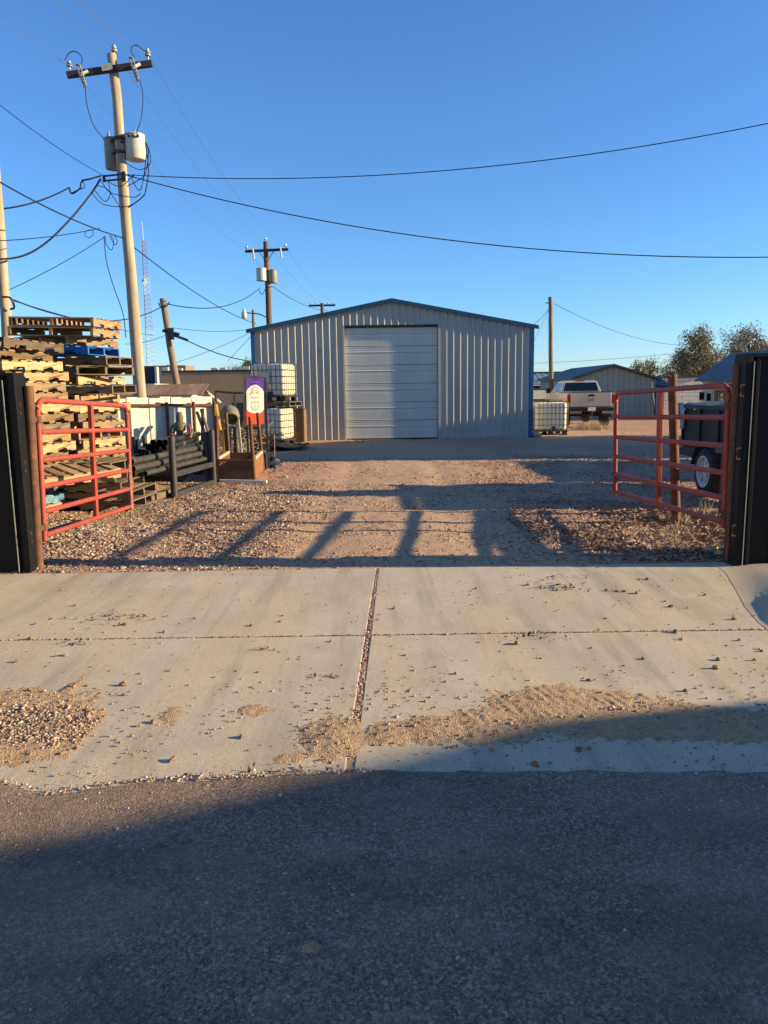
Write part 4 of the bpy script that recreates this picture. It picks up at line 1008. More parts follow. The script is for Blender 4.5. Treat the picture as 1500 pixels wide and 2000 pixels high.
# wires
W = lambda x, y, Y: P(x, y, Y)
def w3(label, a, b, sag, r=.012, mat=None): wire(label, W(*a), W(*b), sag, r, mat)
w3('thin bare wire coming from above to the left insulator of the tall pole', (-60, -38, 10), (137, 128, MY - .2), .12, .009, m_wire)
w3('thin bare wire coming from above to the pole top insulator', (60, -52, 10), (222, 97, MY), .12, .009, m_wire)
w3('thin bare wire coming from above to the right insulator of the tall pole', (110, -45, 10), (288, 104, MY), .12, .009, m_wire)
w3('bare wire from the left insulator of the tall pole towards the brown pole', (137, 128, MY - .2), (482, 487, Y2 - .2), .5, .010, m_wire)
w3('bare wire from the tall pole top towards the brown pole top', (222, 97, MY), (519, 470, Y2), .5, .010, m_wire)
w3('bare wire from the right insulator of the tall pole towards the brown pole', (288, 104, MY), (559, 483, Y2 - .2), .6, .010, m_wire)
w3('bare wire from brown pole crossarm to the far pole crossarm', (559, 483, Y2 - .2), (651, 592, Y3), .5, .014, m_wire)
w3('bare wire from brown pole top to the far pole', (519, 470, Y2), (628, 590, Y3), .5, .014, m_wire)
w3('faint wire from the brown pole down behind the blue roof', (482, 487, Y2), (606, 592, Y3), .6, .014, m_wire)
w3('upper black cable sweeping right across the sky from the tall pole', (243, 341, MY - .15), (1640, 211, 15.5), .50, .015)
w3('lower black cable sagging right across the sky in front of the building', (243, 341, MY - .15), (1700, 496, 15.5), .62, .017)
w3('thin wire from the left edge down to the rack on the tall pole', (-80, 140, 12), (203, 343, MY), .1, .011)
w3('black cable crossing diagonally from the left edge to the tall pole', (-80, 308, 12), (238, 464, MY - .15), .12, .020)
w3('black cable running on from the tall pole down to the building corner', (238, 464, MY - .15), (500, 632, 34), .25, .020)
wire('thick twisted service cable from left pole to the tall pole rack', P(-40, 410, YE), P(135, 366, MY - .3), .12, .026)
o = MB().tube(bez([P(135, 366, MY - .3), P(140, 378, MY - .3), P(156, 368, MY - .3), P(160, 354, MY - .3), P(178, 349, MY - .3), P(198, 343, MY - .2)]), .018, 6).build('overhead_wire', m_cable, smooth=True); tag(o, 'kinked thick cable end tied to the tall pole rack', 'wire')
o = MB().tube(bez([P(-30, 508, 14), P(40, 501, 15), P(90, 474, 16), P(140, 425, 17), P(178, 378, MY - .2), P(196, 350, MY - .2)]), .020, 6).build('overhead_wire', m_cable, smooth=True); tag(o, 'thick cable drooping steeply from the tall pole rack to the left edge', 'wire')
w3('thin cable nearly level from the left edge to the cable splice', (-40, 472, 13), (195, 446, MY - .2), .05, .013)
w3('cable falling from the splice down to the left edge pole', (20, 565, YE), (205, 462, MY - .2), .05, .013)
w3('dark cable from the left edge pole towards the leaning grey pole', (8, 578, YE), (318, 598, YL), .45, .022)
w3('second dark cable from the left edge pole behind the pallets', (-30, 570, YE), (300, 655, 30), .1, .014)
w3('cable from the leaning grey pole up to the brown pole', (320, 592, YL), (508, 562, Y2), .5, .026)
w3('thick cable from the leaning pole box down to the building', (340, 652, YL - .1), (495, 706, 30), .15, .026)
w3('thin cable from leaning pole box rightwards to the building', (336, 640, YL), (488, 643, 32), .1, .012)
w3('thin cable crossing behind the leaning pole towards the tan building', (245, 672, 20), (332, 650, YL), .08, .012)
w3('slack wire behind the leaning pole rising to the metal building', (310, 718, 28), (488, 650, 34), .1, .014)
w3('guy wire rising beside the metal building corner', (445, 705, 40), (492, 655, 40), .0, .016)
w3('service cable from the brown pole down behind the blue roof', (533, 560, Y2), (640, 606, 60), .3, .026)
w3('wire from the wooden pole behind the pickup to the metal building', (1073, 602, YR), (1020, 648, 34), .15, .02)
w3('second wire from the wooden pole behind the pickup slanting down left', (1072, 604, YR), (1040, 672, 44), .05, .016)
w3('wire from the wooden pole behind the pickup away to the big tree', (1082, 593, YR), (1330, 674, 62), .5, .02)
w3('faint low wire level behind the pickup roof', (1030, 710, 60), (1320, 690, 62), .1, .018)
w3('faint low wire just above the blue-roofed long building', (1030, 727, 70), (1320, 718, 70), .05, .018)

# ================================================================== RADIO TOWER
tw = thing('radio_tower', 'thin red and white lattice radio tower far beyond the leaning pole', 'tower', tuple(G(290, 790)))
TYt = 170; tb = P(293, 715, TYt); ttop = P(280, 470, TYt); ant = P(277, 432, TYt)
segs_n = 7
for k in range(segs_n):
    a = lerp(tb, ttop, k / segs_n); b = lerp(tb, ttop, (k + 1) / segs_n); wa = 1.15 * (1 - .55 * k / segs_n); wb = 1.15 * (1 - .55 * (k + 1) / segs_n)
    s = MB()
    def cn(p, w_, i): t_ = i * 2.094 + .4; return p + Vector((math.cos(t_) * w_, math.sin(t_) * w_, 0))
    for i in range(3):
        s.cyl(cn(a, wa, i), cn(b, wb, i), .04, n=5)
        for q in range(4):
            a2 = lerp(a, b, q / 4); b2 = lerp(a, b, (q + 1) / 4); s.cyl(cn(a2, lerp(wa, wb, q / 4), i), cn(b2, lerp(wa, wb, (q + 1) / 4), (i + 1) % 3), .024, n=4); s.cyl(cn(b2, lerp(wa, wb, (q + 1) / 4), i), cn(b2, lerp(wa, wb, (q + 1) / 4), (i + 1) % 3), .022, n=4)
    s.build('tower_section', m_towerwhite if k in (0, 1, 4) else m_strobered, tw, world=True)
MB().cyl(ttop, ant, .09, .05, n=5).build('antenna', m_towerwhite, tw, world=True)
MB().cyl(P(281, 548, TYt - 1), P(281, 552, TYt - 1) + Vector((.4, -.4, 0)), .5, n=12).build('dish', m_towerwhite, tw, world=True)
MB().tube([tb, Vector((tb.x, TYt, -1))], .9, 5).build('tower_base', m_towerwhite, tw, world=True)

# ================================================================== LEFT BACKGROUND
def seam_wall(name, mat, parent, x0, x1, y, z0, z1, step, gap=.012, dep=.03):
    x = x0
    while x < x1 - .02:
        e_ = min(x + step, x1); MB().bx(x + gap / 2, e_ - gap / 2, y, y + dep, z0, z1).build(name, mat, parent, world=True, bevel=.004); x = e_
# tan building
YB2 = 58
tx0, tx1, tz = P(306, 730, YB2).x, P(640, 728, YB2).x, P(450, 726, YB2).z
tb_ = thing('tan_building', 'long low tan building with flat roof behind the white fence', 'building', ((tx0 + tx1) / 2, YB2, 0))
seam_wall('wall_panel', m_tan, tb_, tx0, tx1, YB2, -.05, tz, 3.2, .03, .2)
MB().bx(tx0, tx1, YB2 + .2, YB2 + 16, -.05, tz - .1).build('block', m_tan, tb_, world=True)
MB().bx(tx0 - .1, tx1 + .1, YB2 - .05, YB2 + .3, tz, tz + .14).build('parapet_cap', m_darkmetal, tb_, world=True)
for x in (325, 352, 420, 437, 460, 470, 482): 
    p = P(x, 722, YB2 + 1); MB().bx(p.x - .22, p.x + .22, YB2 + .6, YB2 + 1.0, tz - .1, tz + random.uniform(.28, .42)).build('roof_vent', m_hvac, tb_, world=True)
MB().bx(P(300, 718, YB2 + 4).x, P(362, 718, YB2 + 4).x, YB2 + 4, YB2 + 7, tz - .1, tz + .65).build('rooftop_block', m_brick, tb_, world=True)
# dark unit with pale edge behind the tall pole
u0, u1 = P(270, 715, 40), P(304, 752, 40)
un = thing('rooftop_unit', 'dark boxy unit with pale edge post just right of the tall pole', 'unit', (u0.x, 40, 0))
MB().bx(u0.x, u1.x, 40, 41.2, P(280, 756, 40).z - 1.4, u0.z).build('housing', m_darkbox, un, world=True, bevel=.02)
MB().bx(u1.x + .01, u1.x + .12, 39.95, 40.3, P(280, 756, 40).z - 1.4, u0.z - .05).build('edge_post', m_hvac, un, world=True)
MB().bx(P(225, 752, 36).x, P(302, 752, 36).x, 36, 38.5, -.05, P(260, 750, 36).z).build('plinth', m_whitewall, un, world=True)
# small shed with rusty roof
YS = 23
sx0, sx1 = P(205, 770, YS).x, P(372, 770, YS).x; sg = P(416, 780, YS).x
she = thing('garden_shed', 'small white shed with rusty ribbed metal roof behind the white fence', 'shed', ((sx0 + sx1) / 2, YS, 0))
ez = P(300, 770, YS).z; rz_ = P(320, 757, YS + .9).z
seam_wall('wall_board', m_white, she, sx0, sx1, YS, -.05, ez - .02, .6, .01)
gx = (sx1 + .03); g1 = P(412, 782, YS + .9)
MB().prism([(YS + .03, -.05), (YS + 1.8, -.05), (YS + 1.8, ez), (YS + .92, rz_ + .05), (YS + .03, ez)], sx1 - .04, sx1, 'x').build('gable_wall', m_white, she, world=True)
k = 0; x = sx0 - .1
while x < sx1 + .1:
    MB().add([(x + .006, YS - .12, ez - .04), (x + .294, YS - .12, ez - .04), (x + .294, YS + .9, rz_ + .08), (x + .006, YS + .9, rz_ + .08), (x + .006, YS - .12, ez - .02), (x + .294, YS - .12, ez - .02), (x + .294, YS + .9, rz_ + .10), (x + .006, YS + .9, rz_ + .10)],
             [(0, 1, 2, 3), (7, 6, 5, 4), (0, 4, 5, 1), (1, 5, 6, 2), (2, 6, 7, 3), (3, 7, 4, 0)]).build('roof_sheet', m_rustroof, she, world=True)
    x += .3
MB().add([(sx0, YS + .9, rz_ + .09), (sx1 + .1, YS + .9, rz_ + .09), (sx1 + .1, YS + 2, ez), (sx0, YS + 2, ez)], [(0, 1, 2, 3)]).build('roof_sheet', m_rustroof, she, world=True)
# neighbouring white gable to its right
g0 = P(372, 800, YS + 2); gpk = P(393, 758, YS + 2); gr = P(418, 786, YS + 2)
gb = thing('gable_outbuilding', 'white gabled outbuilding end rising just right of the leaning pole', 'outbuilding', (g0.x, YS + 2, 0), R(22))
ex0, ex1 = -.3, gr.x - g0.x + .1; gpx = gpk.x - g0.x
MB().prism([(ex0, -.05), (ex1, -.05), (ex1, gr.z), (gpx, gpk.z), (ex0, P(366, 775, YS + 2).z)], 0, 3, 'y').build('wall', m_white, gb)
for a_, b_ in (((gpx - .02, gpk.z), (ex1 + .1, gr.z - .04)), ((ex0 - .1, P(362, 776, YS + 2).z - .03), (gpx, gpk.z))):
    MB().bar((a_[0], -.07, a_[1] + .03), (b_[0], -.07, b_[1] + .03), .14, .06).build('rake_trim', m_whitewall, gb)
# white panel fence
YW = 17.2
wf = thing('panel_fence', 'white sheet fence on rusty pipe posts behind the pipe rack', 'fence', (P(330, 800, YW).x, YW, 0))
WA = G(228, 884); 
w0 = P(226, 800, 16.3); w1_ = P(417, 800, 17.4); w0.z = 0; w1_.z = 0
wd_ = (w1_ - w0); WL = wd_.length; wd_.normalize(); wn_ = Vector((wd_.y, -wd_.x, 0))
zt = P(300, 775, 16.8).z
def wpt(t_, off, z): return Vector((w0.x + wd_.x * t_ + wn_.x * off, w0.y + wd_.y * t_ + wn_.y * off, z))
t_ = 0; k = 0
while t_ < WL:
    e_ = min(t_ + .235, WL); o_ = 0 if k % 2 else -.014; h_ = zt + (-.03, .0, -.015)[k % 3]
    V = [wpt(t_ + .004, o_, .05), wpt(e_ - .004, o_, .05), wpt(e_ - .004, o_, h_), wpt(t_ + .004, o_, h_)]; V += [v - wn_ * .02 for v in V]
    MB().add(V, [(0, 1, 2, 3), (7, 6, 5, 4), (0, 4, 5, 1), (1, 5, 6, 2), (2, 6, 7, 3), (3, 7, 4, 0)]).build('fence_board', m_white, wf, world=True); t_ = e_; k += 1
for f_ in (.12, .5, .78, 1.0):
    a = wpt(WL * f_, .06, 0); MB().cyl(a, wpt(WL * f_, .06, zt - .12), .035, n=10).build('fence_post', m_rust, wf, world=True, smooth=True)
MB().bar(wpt(0, .05, zt - .16), wpt(WL, .05, zt - .2), .04, .05).build('rail', m_rust, wf, world=True)
# chain link fence end
YC = 20
cf = thing('wire_fence', 'dark wire mesh fence section between white fence and purple sign', 'fence', (P(420, 800, YC).x, YC, 0))
for x, y in ((421, 764), (458, 770), (483, 772)):
    p = P(x, y, YC); MB().cyl((p.x, YC, 0), (p.x, YC, p.z), .035, n=8).build('fence_post', m_rack, cf, world=True)
MB().tube([P(421, 764, YC), P(450, 767, YC), P(500, 768, YC)], .03, 6).build('rail', m_rack, cf, world=True)
s = MB(); x0, x1, z1 = P(421, 764, YC).x, P(500, 768, YC).x, P(440, 768, YC).z
q = x0
while q < x1:
    s.bar((q, YC, .1), (min(q + z1, x1 + .3), YC, z1), .008, .008); s.bar((q, YC + .01, z1), (min(q + z1, x1 + .3), YC + .01, .1), .008, .008); q += .12
s.build('mesh', m_rack, cf, world=True)
MB().bx(P(455, 790, YC + 1).x, P(505, 790, YC + 1).x, YC + .8, YC + 1.1, 0, P(470, 786, YC + 1).z).build('dark_boards', m_rack, cf, world=True)

# ================================================================== PIPE RACK AND PIPES
f1 = G(341, 970); f2 = G(418, 944)
RKH = P(338, 852, f1.y).z
rack = thing('pipe_rack', 'black welded steel pipe rack with upright posts on the gravel', 'rack', (f1.x, f1.y, 0))
bx0 = f1 + Vector((-1.6, .55, 0)); bx1 = f2 + Vector((-1.6, .55, 0))
for p, h in ((f1, RKH), (f2, P(415, 840, f2.y).z), (bx0, .85), (bx1, .85), (f2 + Vector((-.12, .05, 0)), .95)):
    MB().pipe((p.x, p.y, 0), (p.x, p.y, h), .058 if p != f2 else .052, .008, 14).build('upright', m_rack, rack, world=True, smooth=True)
for a, b, z in ((f1, f2, .36), (f1, f2, .03), (bx0, bx1, .36), (f1, bx0, .30), (f2, bx1, .30)):
    MB().bar((a.x, a.y, z), (b.x, b.y, z), .07, .09).build('rail', m_rack, rack, world=True, bevel=.006)
ux = (bx0 - f1).normalized(); alg = (f2 - f1).normalized()
rest = [.345 + .0, .345, .345, .345, .46, .46, .57]
def lpipe(label, k, across, z, L_, r, mat, off):
    r = (.040, .050, .046, .053)[k % 4]
    c = f1 + ux * across; a = c - alg * off + Vector((0, 0, z)); b = c + alg * (L_ - off) + Vector((0, 0, z))
    o = MB().pipe(a, b, r, .01, 16).build('steel_pipe', mat, smooth=True); return tag(o, label, 'pipe', 'long pipes lying on the rack')
wds = ['dusty grey pipe lying on the rack next to the front uprights', 'black pipe second from the front uprights on the rack', 'dusty pipe in the middle of the rack bottom row', 'black pipe fourth from the front on the rack', 'black pipe at the back of the rack bottom row', 'dusty grey pipe in the upper row nearest the road side of the rack', 'dark pipe in the middle of the upper row on the rack', 'dusty topmost pipe on the rack']
for k, (ac, z) in enumerate(((.13, .46), (.30, .46), (.47, .46), (.70, .46), (.92, .46), (.22, .555), (.40, .555), (.31, .65))):
    lpipe(wds[k], k, ac, z, 2.9 + .2 * (k % 3), .085, m_pipegrey if k in (0, 2, 5, 7) else m_pipeblk, .75 + .12 * (k % 3))
# pile of black pipes, open ends to the road
pr_ = .056; YP = 14.2
xb0 = P(262, 905, YP).x; xr0 = P(331, 905, YP).x
rows = [(0, 7), (1, 7), (2, 6), (3, 4), (4, 3)]
names_r = ['bottom', 'second', 'third', 'fourth', 'top']
for r_, c_ in rows:
    for k in range(c_):
        x = xr0 - (c_ - 1 - k) * 2.06 * pr_ - (r_ % 2) * pr_; z = .385 + r_ * pr_ * 1.76 + random.uniform(-.004, .006)
        yy_ = YP + random.uniform(-.22, .22)
        o = MB().pipe((x, yy_, z), (x + random.uniform(-.03, .03), yy_ + 2.6, z), pr_, .009, 16).build('black_pipe', m_pipeblk, smooth=True)
        side = 'leftmost' if k == 0 else 'rightmost' if k == c_ - 1 else f'{ORD[k]} from left'
        tag(o, f'black pipe with open end, {side} in the {names_r[r_]} row of the pile', 'pipe', 'black pipes piled with open ends to the road')
sleep = thing('timber_bearer', 'low timber bearers under the pile of black pipes', 'bearer', (xb0, YP, 0))
for yv in (YP + .5, YP + 2.0): MB().bx(xb0 - .15, xr0 + .12, yv, yv + .15, 0, .325).build('beam', m_wood2, sleep, world=True)
for k, (x, y, h, lab) in enumerate(((282, 851, .6, 'short dark stake standing behind the black pipe pile'),)):
    p = P(x, y, YP + 1.5); o = MB().cyl((p.x, p.y, 0), p, .05, n=10).build('stake', m_rack, smooth=True); tag(o, lab, 'stake')
# long timber sleeper in front of rack and pallet scraps
a = G(300, 985); b = G(425, 945)
o = MB().bar(G(290, 975, .05), G(338, 958, .05), .1, .1).build('timber_beam', m_wood2); tag(o, 'weathered timber beam lying between the low pallets and the rack', 'beam')
o = MB().bar(G(430, 939, .03), G(521, 941, .03), .05, .05).build('white_board', m_signwhite); tag(o, 'long thin white board lying in front of the rusty bin', 'board')
o = MB().box(G(428, 930, .08), (.16, .1, .16)).build('wood_block', m_wood2); tag(o, 'small weathered wood block beside the rusty bin foot', 'block')
# pump: swivel head on a pipe stand with red handles
YPu = 15.4; pb = P(357, 880, YPu); 
pm_ = thing('pump_head', 'olive and red oilfield pump head standing behind the pipe rack', 'pump', (pb.x, YPu, 0))
s = MB(); s.cyl((pb.x, YPu, 0), (pb.x, YPu, P(357, 845, YPu).z), .07, n=12); s.build('stand', m_rack, pm_, world=True, smooth=True)
zz = P(353, 862, YPu).z
s = MB(); s.lathe((pb.x - .03, YPu, zz), [(r_ * .58, h_ * .66) for r_, h_ in [(.10, 0), (.13, .06), (.11, .12), (.16, .16), (.16, .2), (.12, .22), (.14, .30), (.21, .34), (.22, .50), (.2, .54), (.12, .60), (.13, .66), (.13, .76), (.10, .80), (.1, .86), (.06, .88)]], 14); s.build('body', m_olive, pm_, world=True, smooth=True)
s = MB()
for sg in (-1, 1):
    s.tube(bez([(pb.x + sg * .07, YPu - .05, zz + .10), (pb.x + sg * .17, YPu - .08, zz + .14), (pb.x + sg * .19, YPu - .08, zz + .25), (pb.x + sg * .15, YPu - .05, zz + .33)]), .022, 8)
s.build('handle', m_red, pm_, world=True, smooth=True)
s = MB()
for sg in (-1, 1):
    s.tube([(pb.x + sg * .06, YPu - .08, zz + .02), (pb.x + sg * .2, YPu - .1, zz + .08), (pb.x + sg * .22, YPu, zz + .24)], .018, 7)
s.tube([(pb.x - .06, YPu, zz + .32), (pb.x - .22, YPu, zz + .1), (pb.x - .3, YPu, zz - .25)], .02, 7); s.build('linkage', m_greym, pm_, world=True, smooth=True)
# leaning tubes in front of white fence
for k, (a_, b_, lab) in enumerate((((393, 800, 16.5), (415, 842, 16), 'grey steel tube leaning against the white fence, upper one'), ((385, 805, 16.6), (408, 838, 16.2), 'dark steel tube leaning steeply against the white fence'), ((396, 798, 16.4), (395, 850, 16.4), 'upright dark tube against the white fence'))):
    o = MB().cyl(P(*a_), P(b_[0], b_[1] + 30, b_[2]), .035, n=8).build('steel_tube', m_greym if k == 0 else m_rack, smooth=True); tag(o, lab, 'tube')
# tarp heap
def heap(name, label, cat, cx, cy, Y, w_, h_, d_, mat, n_=18):
    p = P(cx, cy, Y); s = MB(); V = []; Fq = []; m_ = 12
    for i in range(m_ + 1):
        for j in range(n_):
            t_ = i / m_ * math.pi / 2; a = 6.283 * j / n_; rr = math.cos(t_) * (1 + random.uniform(-.16, .16)); V.append((rr * math.cos(a) * w_ / 2, rr * math.sin(a) * d_ / 2, math.sin(t_) * h_ * random.uniform(.8, 1.1)))
    for i in range(m_):
        for j in range(n_): Fq.append((i * n_ + j, i * n_ + (j + 1) % n_, (i + 1) * n_ + (j + 1) % n_, (i + 1) * n_ + j))
    s.add(V, Fq); o = s.build(name, mat, smooth=True); o.location = (p.x, p.y, 0); return tag(o, label, cat)
heap('blue_tarp', 'crumpled navy tarp heaped over goods behind the rack', 'tarp', 400, 870, 16.2, .75, .62, .6, m_tarpblue)
heap('soil_heap', 'low brown heap of soil behind the pump head', 'soil heap', 345, 880, 16.6, 1.6, .35, .5, m_dirt)

# ================================================================== RUSTY BIN, SIGN, JUNK
q0, q1, q2 = G(425, 939), G(497, 938), G(514, 919)
q3 = q0 + (q2 - q1)
BH = P(497, 898, q1.y).z
binn = thing('steel_bin', 'rusty steel bin with mesh front and four pipe posts', 'bin', (q0.x, q0.y, 0))
MB().bar((q1.x, q1.y, BH / 2), (q2.x, q2.y, BH / 2), .02, BH).build('side_plate', m_rustlite, binn, world=True)
MB().bar((q0.x, q0.y, BH / 2), (q3.x, q3.y, BH / 2), .02, BH).build('side_plate', m_rust, binn, world=True)
MB().bar((q3.x, q3.y, BH / 2), (q2.x, q2.y, BH / 2), .02, BH).build('back_plate', m_ply, binn, world=True)
MB().add([(q0.x, q0.y, .05), (q1.x, q1.y, .05), (q2.x, q2.y, .05), (q3.x, q3.y, .05)], [(0, 1, 2, 3)]).build('floor', m_rack, binn, world=True)
s = MB(); Lb = (q1 - q0).length; dx_ = (q1 - q0).normalized(); k = -BH
while k < Lb:
    for up_ in (0, 1):
        a, b = k, k + BH * 1.0; za, zb = (0, BH) if up_ else (BH, 0)
        if a < 0: za = za + (zb - za) * (-a / (b - a)); a = 0
        if b > Lb: zb = za + (zb - za) * ((Lb - a) / (b - a)); b = Lb
        pa = q0 + dx_ * a; pb_ = q0 + dx_ * b
        if b - a > .01: s.bar((pa.x, pa.y - .01 * up_, za), (pb_.x, pb_.y - .01 * up_, zb), .012, .014)
    k += .058
s.build('mesh_panel', m_rust, binn, world=True)
for a_, b_ in ((q0, q1),):
    for z in (.02, BH): MB().bar((a_.x, a_.y, z), (b_.x, b_.y, z), .04, .04).build('rail', m_rust, binn, world=True)
for (x, y), q in (((423, 812), q0), ((488, 814), q1), ((503, 806), q2), ((441, 806), q3)):
    top = P(x, y, q.y + .02); MB().pipe((q.x, q.y + .02, 0), top, .036, .005, 12).build('corner_post', m_rust, binn, world=True, smooth=True)
MB().bar((q1.x, q1.y + .1, BH + .02), (q2.x, q2.y - .1, BH + .02), .05, .05).build('cap_rail', m_conc, binn, world=True)
MB().bar((q0.x, q0.y + .1, BH + .02), (q3.x, q3.y - .1, BH + .02), .05, .05).build('cap_rail', m_conc, binn, world=True)
# sign
YSg = q2.y + .35
sg = thing('board_sign', 'upright board sign, purple top, white oval and red-orange bottom, behind the bin', 'sign', (P(498, 920, YSg).x, YSg, 0))
SGA = R(24)
def SP(u, v, off=0):  # u,v in photo px on the sign plane
    p = P(u, v, YSg); c_ = P(497, 785, YSg); t_ = (p.x - c_.x) * 1.1
    return Vector((c_.x + t_ * math.cos(SGA) + off * math.sin(SGA), YSg + t_ * math.sin(SGA) - off * math.cos(SGA), p.z))
def spoly(name, pts, off, mat, th=.004):
    n_ = len(pts); V = [SP(u, v, off) for u, v in pts] + [SP(u, v, off - th) for u, v in pts]
    return MB().add(V, [tuple(range(n_)), tuple(range(n_, 2 * n_))[::-1]] + [(i, (i + 1) % n_, n_ + (i + 1) % n_, n_ + i) for i in range(n_)]).build(name, mat, sg, world=True)
spoly('board', [(477, 734), (515, 735), (516, 834), (478, 833)], .0, m_rack, .03)
spoly('upper_print', [(481, 738), (513, 739), (513, 784), (482, 784)], .006, m_purple)
spoly('lower_print', [(482, 784), (513, 784), (514, 828), (483, 829)], .006, m_orange)
spoly('oval_print', [(482, 764), (485, 759), (490, 754), (496, 751.5), (500, 751.5), (506, 755), (511, 760), (513.5, 765), (514, 800), (512, 803), (507, 807), (493, 807), (487, 804), (483, 800)], .0105, m_signwhite)
s = MB()
for k in range(8):
    u = 490.5 + k * 1.72; s.box(SP(u + .6, 746, .011), (.0125, .003, .022 if k % 3 else .026))
s.build('title_print', m_pinkish, sg, world=True)
s = MB()
def arc(cu, cv, ru, rv, a0, a1, n_=12): s.tube([SP(cu + ru * math.cos(R(a0 + (a1 - a0) * k / n_)), cv - rv * math.sin(R(a0 + (a1 - a0) * k / n_)), .0125) for k in range(n_ + 1)], .0045, 4)
arc(498, 780, 8, 25, 20, 160); arc(498, 780, 8, 22, 200, 340); arc(498, 768, 4.5, 6, 0, 180); arc(498, 769, 3, 3.5, 0, 180); arc(498.5, 795, 5, 7, 180, 360)
s.tube([SP(498.5, 792, .0125), SP(498.5, 801, .0125)], .005, 4); s.tube([SP(496.5, 793, .0125), SP(500.5, 793, .0125)], .004, 4)
for row in (776.5, 785.5):
    for k in range(6): s.box(SP(491.5 + k * 2.5, row, .0125), (.012, .003, .036)); s.box(SP(491.5 + k * 2.5 + .6, row - (1.4 if k % 2 else -1.4), .0125), (.018, .003, .007))
s.build('emblem_print', m_signgrey, sg, world=True)
for u, v in ((480, 926), (516, 924)):
    b = P(u, v, YSg); t_ = SP(u - (1 if u < 500 else 1), 735); MB().bar((t_.x, t_.y + .05, 0), (t_.x, t_.y + .05, t_.z - .02), .04, .04).build('leg', m_rack, sg, world=True)
MB().bx(P(513, 900, YSg - .1).x, P(520, 900, YSg - .1).x, YSg - .1, YSg + .1, 0, P(515, 885, YSg).z).build('foot_box', m_rack, sg, world=True)
# cement mixer drum and posts behind the bin
YD = 17.6; dc = P(449, 812, YD)
mx_ = thing('mixer_drum', 'dusty tilted drum mixer with dark mouth behind the rusty bin', 'mixer', (dc.x, YD, 0))
ax = Vector((.25, -.75, -.42)).normalized()
MB().lathe(dc - ax * .22, [(.09, 0), (.19, .05), (.22, .13), (.22, .27), (.165, .40), (.15, .40), (.13, .28)], 18, ax).build('drum', m_greym, mx_, world=True, smooth=True)
for dx in (-.2, .22): MB().bar((dc.x + dx, YD + .1, 0), (dc.x + dx * .8, YD, dc.z), .05, .05).build('leg', m_hvac if dx > 0 else m_yellow, mx_, world=True)
MB().tube(bez([P(421, 790, YD - .2), P(426, 820, YD - .2), P(432, 848, YD - .3)]), .04, 8).build('motor_guard', m_yellow, mx_, world=True)
for k, (x, y0, y1, lab) in enumerate(((447, 838, 905, 'short black square post standing left of the drum mixer mouth'), (455, 834, 890, 'short black square post behind the first one'), (434, 840, 900, 'dark square post beside the bin corner post'))):
    a = P(x, y0, 16.9); o = MB().bar((a.x, 16.9 + k * .2, 0), (a.x, 16.9 + k * .2, a.z), .07, .07).build('square_post', m_rack); tag(o, lab, 'post')
# brush pile: tangle of scrap rods
s = MB(); cc = G(462, 890)
for k in range(110):
    a = Vector((cc.x + random.uniform(-.5, .7), cc.y + .6 + random.uniform(-.5, .9), random.uniform(.02, .35))); d = Vector((random.gauss(0, .4), random.gauss(0, .4), random.gauss(.08, .2)))
    s.tube(bez([a, a + d * .5 + Vector((0, 0, random.uniform(0, .1))), a + d], 3), random.uniform(.006, .013), 4)
o = s.build('scrap_tangle', m_rust); tag(o, kind='stuff', label='tangle of rusty scrap wire behind the bin')
s = MB(); cc = P(468, 840, 18.5)
for k in range(140):
    a = Vector((cc.x + random.gauss(0, .28), 18.5 + random.gauss(0, .2), cc.z - .45 + random.uniform(-.3, .45))); d = Vector((random.gauss(0, .25), random.gauss(0, .2), random.gauss(.0, .2)))
    s.tube([a, a + d * .5 + Vector((0, 0, .05)), a + d], .006, 4)
o = s.build('dry_brush', m_straw); tag(o, kind='stuff', label='dry brush heap behind the bin')
for k, (a_, b_, lab, mt) in enumerate((((440, 878), (512, 892), 'grey rod lying slanted behind the bin, nearest the sign', m_galv), ((452, 872), (508, 884), 'thin dark rod lying behind the bin under the sign', m_greym), ((455, 866), (512, 876), 'rusty angle bar lying behind the bin', m_rust))):
    o = MB().bar(G(*a_, .3), G(*b_, .12), .03, .03).build('steel_rod', mt); tag(o, lab, 'rod')
heap('black_bag', 'black sack slumped on the gravel right of the sign foot', 'sack', 528, 893, q2.y + .9, .5, .22, .4, m_tarp)
o = MB().tube(bez([G(518, 884, .12), G(528, 888, .2), G(535, 900, .16), G(537, 918, .03), G(533, 921, .02)]), .014, 6).build('hose', m_cable, smooth=True); tag(o, 'black hose curling on the gravel beside the sign', 'hose')
s = MB(); nxx = 12; c_ = G(553, 876); V = []; Fq = []
for i in range(nxx):
    for j in range(8): V.append((c_.x - .75 + i * .13 + random.uniform(-.05, .05), c_.y - .7 + j * .22 + random.uniform(-.06, .06), .03 + random.random() * .09))
for i in range(nxx - 1):
    for j in range(7): Fq.append((i * 8 + j, i * 8 + j + 1, i * 8 + 9 + j, i * 8 + 8 + j))
s.add(V, Fq); sd2 = s.build('ground_tarp', m_tarp, smooth=True); m_ = sd2.modifiers.new('solid', 'SOLIDIFY'); m_.thickness = .01; tag(sd2, 'flat black tarp spread on the gravel before the stacked totes', 'tarp')

